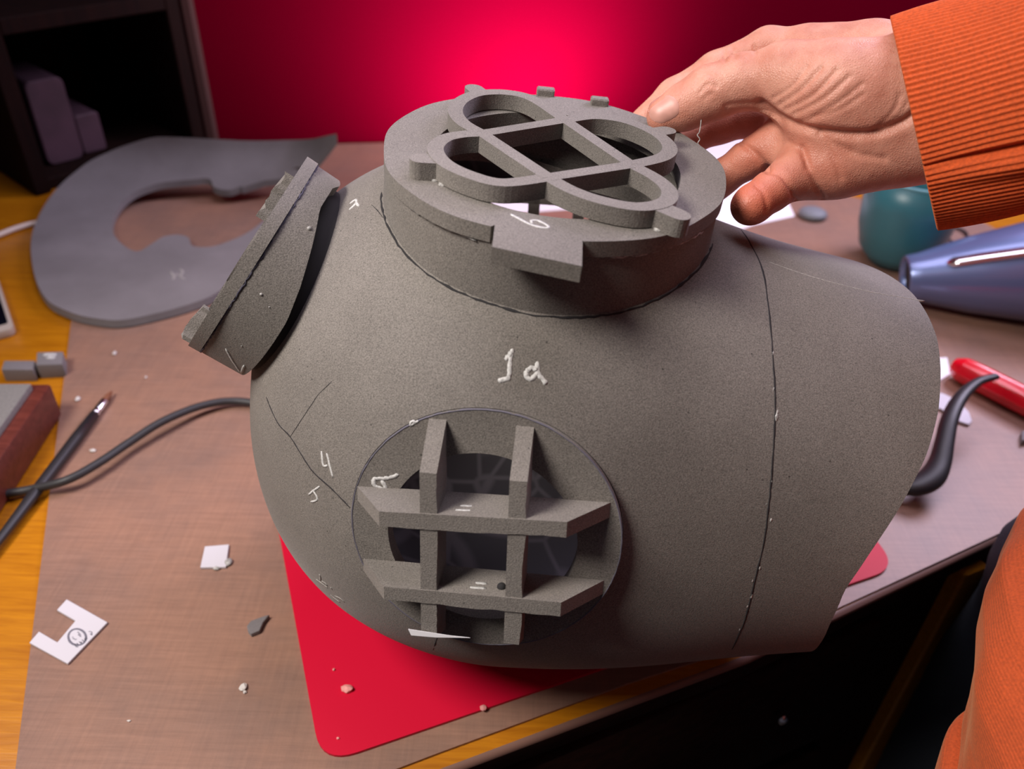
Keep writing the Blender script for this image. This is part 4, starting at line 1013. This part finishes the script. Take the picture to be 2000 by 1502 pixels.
# cards
ucard = thing('card_offcut', atz(140, 1235, 0), 'white u-shaped card offcut with a grey circular print, on the desk pad', 'card')
U = [(130, 1170), (210, 1215), (132, 1296), (57, 1255), (76, 1233), (112, 1254), (147, 1212), (111, 1191)]
bm = bmesh.new(); add_prism(bm, [tuple(atz(x, y, .0022)[:2]) for x, y in U], np.zeros(3), np.array([1., 0, 0]), np.array([0, 1., 0]), Z, .0002, .0022); bevel(bm, .0003, 1); obj('card', bm, MCARD, ucard, False)
bm = bmesh.new(); cz = .00225
k8 = 10.73
def Z8(x, y): return atz(50 + x / k8, 1160 + y / k8, cz)
cen = np.array((1080, 905.0)); ell = [Z8(cen[0] + 195 * math.cos(a) * .95 + 10 * math.sin(a), cen[1] + 170 * math.sin(a)) for a in np.linspace(0, 2 * math.pi, 48, endpoint=False)]
ribbon(bm, ell, [Z] * 48, .00085, .0001, .1, True)
for st in ([(1085, 800), (1125, 815)], [(1110, 830), (1150, 845)], [(1095, 850), (1140, 870), (1165, 860)], [(1130, 885), (1165, 895)], [(975, 915), (1000, 900)], [(985, 945), (1015, 925)], [(1010, 955), (1040, 940)], [(1035, 965), (1075, 945)],
           [(1040, 1050), (1050, 1100), (1110, 1110)], [(1070, 1030), (1110, 1075)], [(1120, 1000), (1180, 1045)], [(1150, 1035), (1185, 1000)], [(1180, 960), (1240, 1005)], [(1225, 940), (1275, 975)], [(1250, 915), (1300, 940)], [(1320, 790), (1380, 800), (1390, 860), (1350, 830)]):
    P = [Z8(*q) for q in st]; P = smooth_line(P, 4); ribbon(bm, P, [Z] * len(P), .00036, .0001, .3)
obj('print', bm, MPRINT, ucard, True, 'grey ring print with small lettering')
sq = poly_prism('card_offcut', [(400, 1067), (447, 1063), (441, 1107), (391, 1108)], .0002, .0024, MCARD, 'small white square card offcut with a blob of glue, on the desk pad', 'card', None, .0003)
bm = bmesh.new(); bmesh.ops.create_icosphere(bm, subdivisions=2, radius=.003, matrix=Matrix.Translation(tuple(atz(446, 1098, .0015))) @ Matrix.Diagonal((1, 1.3, .6, 1))); bmesh.ops.create_icosphere(bm, subdivisions=2, radius=.0022, matrix=Matrix.Translation(tuple(atz(423, 1109, .0012))) @ Matrix.Diagonal((1.4, 1, .6, 1))); obj('glue_blob', bm, MGLUE, sq, True)
# white sliver leaning under the bars, on the helmet
S_ = [(797, 1229), (803, 1241), (850, 1245), (918, 1246), (880, 1242), (835, 1235)]
sp_ = [plateuv(*[( (onplane(x, y, PC + PN * .0215, PN) - PC) @ PX), ((onplane(x, y, PC + PN * .0215, PN) - PC) @ PY)], .0215) for x, y in S_]
bm = bmesh.new(); lo_ = [bm.verts.new(p) for p in sp_]; hi_ = [bm.verts.new(p - PN * .0006 - PY * .0002) for p in sp_]
bm.faces.new(lo_); bm.faces.new(hi_[::-1])
for i in range(len(lo_)): bm.faces.new((lo_[i], lo_[(i + 1) % 6], hi_[(i + 1) % 6], hi_[i]))
tag(obj('paper_sliver', bm, MPAPER, None, False), 'thin white paper sliver caught at the foot of the barred port', 'paper')
# scraps
poly_prism('foam_scrap', [(482, 1222), (490, 1212), (512, 1204), (526, 1200), (514, 1215), (507, 1231), (490, 1238), (484, 1232)], .0002, .004, MFOAMFAR, 'dark grey teardrop-shaped foam scrap on the desk pad near the red sheet', 'foam scrap', None, .0006)
def crumb(x, y, r, z, mat, label, seed, group='glue crumbs'):
    bm = bmesh.new(); bmesh.ops.create_icosphere(bm, subdivisions=2, radius=r); rr = np.random.default_rng(seed)
    s = rr.uniform(.6, 1.4, 3)
    for v in bm.verts: v.co = Vector((v.co.x * s[0], v.co.y * s[1], v.co.z * .55)) * (1 + rr.uniform(-.25, .25))
    p = atz(x, y, z + r * .5)
    for v in bm.verts: v.co = v.co + Vector(p)
    zmin = min(v.co.z for v in bm.verts)
    for v in bm.verts: v.co.z += z + .0001 - zmin
    tag(obj('glue_crumb', bm, mat, None, False), label, 'crumb', group)
MCR = simple('whitish_glue_crumb', (0.62, 0.58, 0.55), 0.6); MCRP = simple('pinkish_glue_crumb', (0.75, 0.30, 0.28), 0.6)
crumb(475, 1343, .0022, 0, MCR, 'curled whitish glue crumb on the pad left of the red sheet corner', 1); crumb(478, 1352, .0014, 0, MCR, 'smaller whitish glue crumb just below the curled one', 2)
crumb(652, 1308, .0012, .0022, MCRP, 'tiny pink glue crumb on the red sheet, topmost of three', 3); crumb(678, 1345, .0028, .0022, MCRP, 'largest pink glue crumb on the red sheet', 4); crumb(943, 1382, .0017, .0022, MCRP, 'elongated pink glue crumb on the red sheet nearest the desk edge', 5); crumb(660, 1442, .0009, .0022, MCRP, 'speck of pink glue at the red sheet rounded corner', 6)
crumb(152, 779, .0022, 0, MCR, 'round whitish speck between paintbrush and foam block', 7); crumb(224, 690, .0022, 0, MCR, 'round whitish speck on the pad below the foam collar piece', 8); crumb(181, 880, .0020, 0, MCR, 'round whitish speck between paintbrush and black cable', 9); crumb(252, 1408, .0009, 0, MCR, 'tiny whitish speck on the pad near the desk front', 10)
crumb(285, 737, .0014, 0, MCR, 'faint whitish speck on the pad left of the helmet side collar', 11)

# teal cup
tb_ = atz(1742, 512, 0); tb_ = np.array([tb_[0], tb_[1], 0.0])
cup = thing('cup', tb_, 'teal plastic cup with rounded base behind the hand', 'cup')
bm = bmesh.new(); CS = 1.22; add_lathe(bm, [(r * CS, z * CS) for r, z in [(0, .0005), (.018, .0005), (.027, .004), (.038, .018), (.0440, .040), (.0468, .066), (.0470, .096), (.0450, .096), (.044, .066), (.041, .04), (.034, .018), (.02, .006), (0, .005)]], tb_, Z, 64); obj('cup_wall', bm, MTEAL, cup, True)
bm = bmesh.new(); q = np.linspace(0, 2 * math.pi, 64, endpoint=False); add_tube(bm, [tb_ + np.array([.0462 * CS * math.cos(a), .0462 * CS * math.sin(a), .096 * CS]) for a in q], .0018, 10, True); obj('rim', bm, MTEALR, cup, True, 'paler rim')
# heat gun: blue metallic barrel
hr0 = .026; hr1 = .056
h0 = atz(1770, 543, .034); h1 = atz(2010, 530, .057); hd = unit(h1 - h0)
hl_ = np.linalg.norm(h1 - h0)
hg = thing('heat_gun', (h0 + hd * .12) * np.array([1, 1, 0]), 'metallic blue heat gun barrel with silver strip lying on the desk pad', 'heat gun')
bm = bmesh.new(); add_lathe(bm, [(hr0 - .004, .012), (hr0 - .003, -.001), (hr0 - .001, -.002), (hr0, 0), (hr0 + .002, .012), (hr0 + (hr1 - hr0) * .55, hl_ * .5), (hr1, hl_), (hr1 + .004, hl_ + .06), (hr1 * .9, hl_ + .14), (.02, hl_ + .17), (0, hl_ + .172)], h0, hd, 72); obj('barrel', bm, MBLUE, hg, True)
bm = bmesh.new(); add_lathe(bm, [(0, .004), (hr0 - .004, .004), (hr0 - .0035, .010), (0, .011)], h0, hd, 48); obj('grille', bm, MDARKMESH, hg, True, 'dark grille in the nozzle')
sd = unit(np.cross(hd, Z)); sd = sd if sd[1] < 0 else -sd; su = unit(np.cross(sd, hd)); su = su if su[2] > 0 else -su
bm = bmesh.new(); add_tube(bm, [h0 + hd * t + (su * .80 + sd * .60) * (np.interp(t, [0, .012, hl_ * .5, hl_], [hr0, hr0 + .002, hr0 + (hr1 - hr0) * .55, hr1]) - .0005) for t in np.linspace(.035, hl_ + .03, 24)], [.004] + [.0085] * 22 + [.008], 12, flat=.6); obj('trim_strip', bm, MCHROME, hg, True, 'polished silver strip')
# pad under heat gun shadow, pebble, paper sheet
pb = atz(1586, 424, 0); bm = bmesh.new(); add_lathe(bm, [(0, .0002), (.013, .0002), (.018, .002), (.0195, .005), (.018, .0085), (.012, .0115), (0, .0125)], np.array([pb[0], pb[1], 0.]), Z, 40); tag(obj('foam_disc', bm, MPEBBLE, None, True), 'small domed grey disc between the hand and the teal cup', 'disc')
poly_prism('paper_sheet', [(1340, 262), (1470, 238), (1552, 422), (1470, 440), (1390, 470)], .0002, .0007, MPAPER, 'brightly lit white paper sheet behind the hand', 'paper')
poly_prism('paper_sheet', [(960, 300), (1180, 290), (1230, 400), (960, 420)], .0002, .0007, MPAPER, 'white paper seen through the top port of the foam helmet', 'paper')
bm = bmesh.new(); add_tube(bm, smooth_line([atz(x, y, z) for x, y, z in [(1800, 478, .006), (1808, 462, .006), (1822, 456, .005), (1845, 462, .004), (1868, 478, .003), (1882, 482, .003), (1890, 470, .003), (1887, 455, .003), (1872, 446, .003), (1855, 442, .003)]], 8), .0018, 8)
tag(obj('cord', bm, MBLACK, None, True), 'thin dark looped cord between the teal cup and the heat gun', 'cord')
# red pen, white slip, black strap
r0 = atz(1862, 712, .014); r1 = atz(2060, 812, .014); rd = unit(r1 - r0)
bm = bmesh.new(); add_lathe(bm, [(0, 0), (.008, 0), (.0135, .010), (.014, .03), (.014, .16), (0, .16)], r0, rd, 8); bevel(bm, .0015, 2, 20)
tag(obj('marker_pen', bm, MREDPEN, None, 40), 'bright red faceted plastic pen lying on the desk pad', 'pen')
poly_prism('plastic_slip', [(1790, 762), (1842, 768), (1872, 782), (1893, 805), (1899, 822), (1893, 829), (1875, 823), (1838, 798), (1780, 780)], .0004, .003, MCARD, 'white pointed plastic slip under the black strap', 'plastic slip', None, .0006)
poly_prism('paper_scrap', [(1800, 700), (1850, 698), (1856, 730), (1838, 742), (1800, 740)], .0004, .0016, MPAPER, 'white paper scrap between the helmet neck and the red pen', 'paper')
sk = [(1700, 950, .012, 16), (1760, 950, .013, 19), (1793, 948, .016, 23), (1820, 932, .020, 24), (1836, 902, .026, 20), (1845, 862, .034, 17), (1855, 818, .042, 15.5), (1876, 777, .048, 13), (1908, 747, .050, 10), (1945, 735, .050, 8)]
sm_ = smooth_line([np.append(atz(x, y, z), r * np.linalg.norm(atz(x, y, z) - EYE) / 1700) for x, y, z, r in sk], 6)
bm = bmesh.new(); add_tube(bm, [q[:3] for q in sm_], [q[3] for q in sm_], 16, flat=.7)
tag(obj('rubber_strap', bm, MBLACK, None, True), 'black curved rubber strap standing up beside the helmet neck opening', 'strap')
poly_prism('foam_scrap', [(1996, 842), (2010, 840), (2012, 858), (1997, 860)], .0002, .006, MFOAMFAR, 'tiny dark scrap on the pad by the red pen at the photo edge', 'foam scrap')
# glue string hanging from the thumb
bm = bmesh.new(); gp = [(1372, 190, .449), (1371, 215, .4485), (1369, 240, .4485), (1366, 258, .4490), (1362, 264, .449), (1367, 272, .4495), (1363, 280, .4495), (1369, 288, .45), (1366, 296, .45)]
add_tube(bm, smooth_line([at(*q) for q in gp], 6), .00030, 6); tag(obj('glue_string', bm, MGLUE, None, True), 'fine string of hot glue hanging from the thumb', 'glue string')

# ---------------------------------------------------------------- dark cabinet at the back left
Q0 = atz(0, 403, 0); Q1 = atz(418, 286, 0); cdir = unit((Q1 - Q0) * np.array([1, 1, 0])); cn = np.array([cdir[1], -cdir[0], 0.0])
def oncab(x, y, d=0.0): return onplane(x, y, Q0 - cn * d, cn)
def cu(p): return (p - Q0) @ cdir
cab = thing('cabinet', Q0 + cdir * .2 - cn * .15, 'dark red-brown open cabinet in the shadows at the back of the desk', 'cabinet')
uL = cu(oncab(60, 240)); zL = oncab(14, 95)[2]; zR = oncab(300, 0)[2]; zt_ = (zL + zR) / 2; uR = cu(Q1) - .012
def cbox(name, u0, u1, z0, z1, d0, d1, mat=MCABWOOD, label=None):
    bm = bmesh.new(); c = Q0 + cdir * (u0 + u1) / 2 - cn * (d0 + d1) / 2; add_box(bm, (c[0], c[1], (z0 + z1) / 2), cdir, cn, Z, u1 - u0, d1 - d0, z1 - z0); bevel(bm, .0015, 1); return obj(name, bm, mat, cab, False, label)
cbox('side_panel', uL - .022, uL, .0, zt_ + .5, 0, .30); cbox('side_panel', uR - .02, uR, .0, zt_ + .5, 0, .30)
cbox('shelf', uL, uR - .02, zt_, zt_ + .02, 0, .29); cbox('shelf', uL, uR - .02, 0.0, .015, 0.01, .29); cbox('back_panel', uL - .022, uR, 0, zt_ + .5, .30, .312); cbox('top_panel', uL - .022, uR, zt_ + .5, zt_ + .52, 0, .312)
def cab_item(name, pa, pb, dep, h_px_top, label, cat, rnd, mat):
    a = oncab(*pa, dep); b = oncab(*pb, dep); u0, u1 = cu(a), cu(b); ztop = oncab(*h_px_top, dep)[2]; z0 = .0152
    bm = bmesh.new(); c = Q0 + cdir * (u0 + u1) / 2 - cn * (dep + .05); pl_ = round_poly([(-(u1 - u0) / 2, z0), ((u1 - u0) / 2, z0), ((u1 - u0) / 2, ztop), (-(u1 - u0) / 2, ztop)], rnd)
    add_prism(bm, pl_, np.array([c[0], c[1], 0.]), cdir, Z, cn, -.05, .05); bevel(bm, .002, 1); return tag(obj(name, bm, mat, None, 40), label, cat)
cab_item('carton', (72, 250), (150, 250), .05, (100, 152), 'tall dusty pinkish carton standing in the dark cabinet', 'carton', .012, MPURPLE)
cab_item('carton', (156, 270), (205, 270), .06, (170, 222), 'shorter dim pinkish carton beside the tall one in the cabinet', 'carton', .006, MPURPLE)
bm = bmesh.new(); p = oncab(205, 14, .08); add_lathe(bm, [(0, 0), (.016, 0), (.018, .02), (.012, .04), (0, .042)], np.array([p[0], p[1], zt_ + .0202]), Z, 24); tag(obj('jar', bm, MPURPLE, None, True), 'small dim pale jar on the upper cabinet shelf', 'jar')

# ---------------------------------------------------------------- origins of single-mesh things at their base
for o in list(COL.objects):
    if o.type == 'MESH' and o.parent is None and not o.children:
        bb = np.array([v.co[:] for v in o.data.vertices]); c = (bb.min(0) + bb.max(0)) / 2; c[2] = bb[:, 2].min()
        o.data.transform(Matrix.Translation(tuple(-c))); o.location = tuple(c)
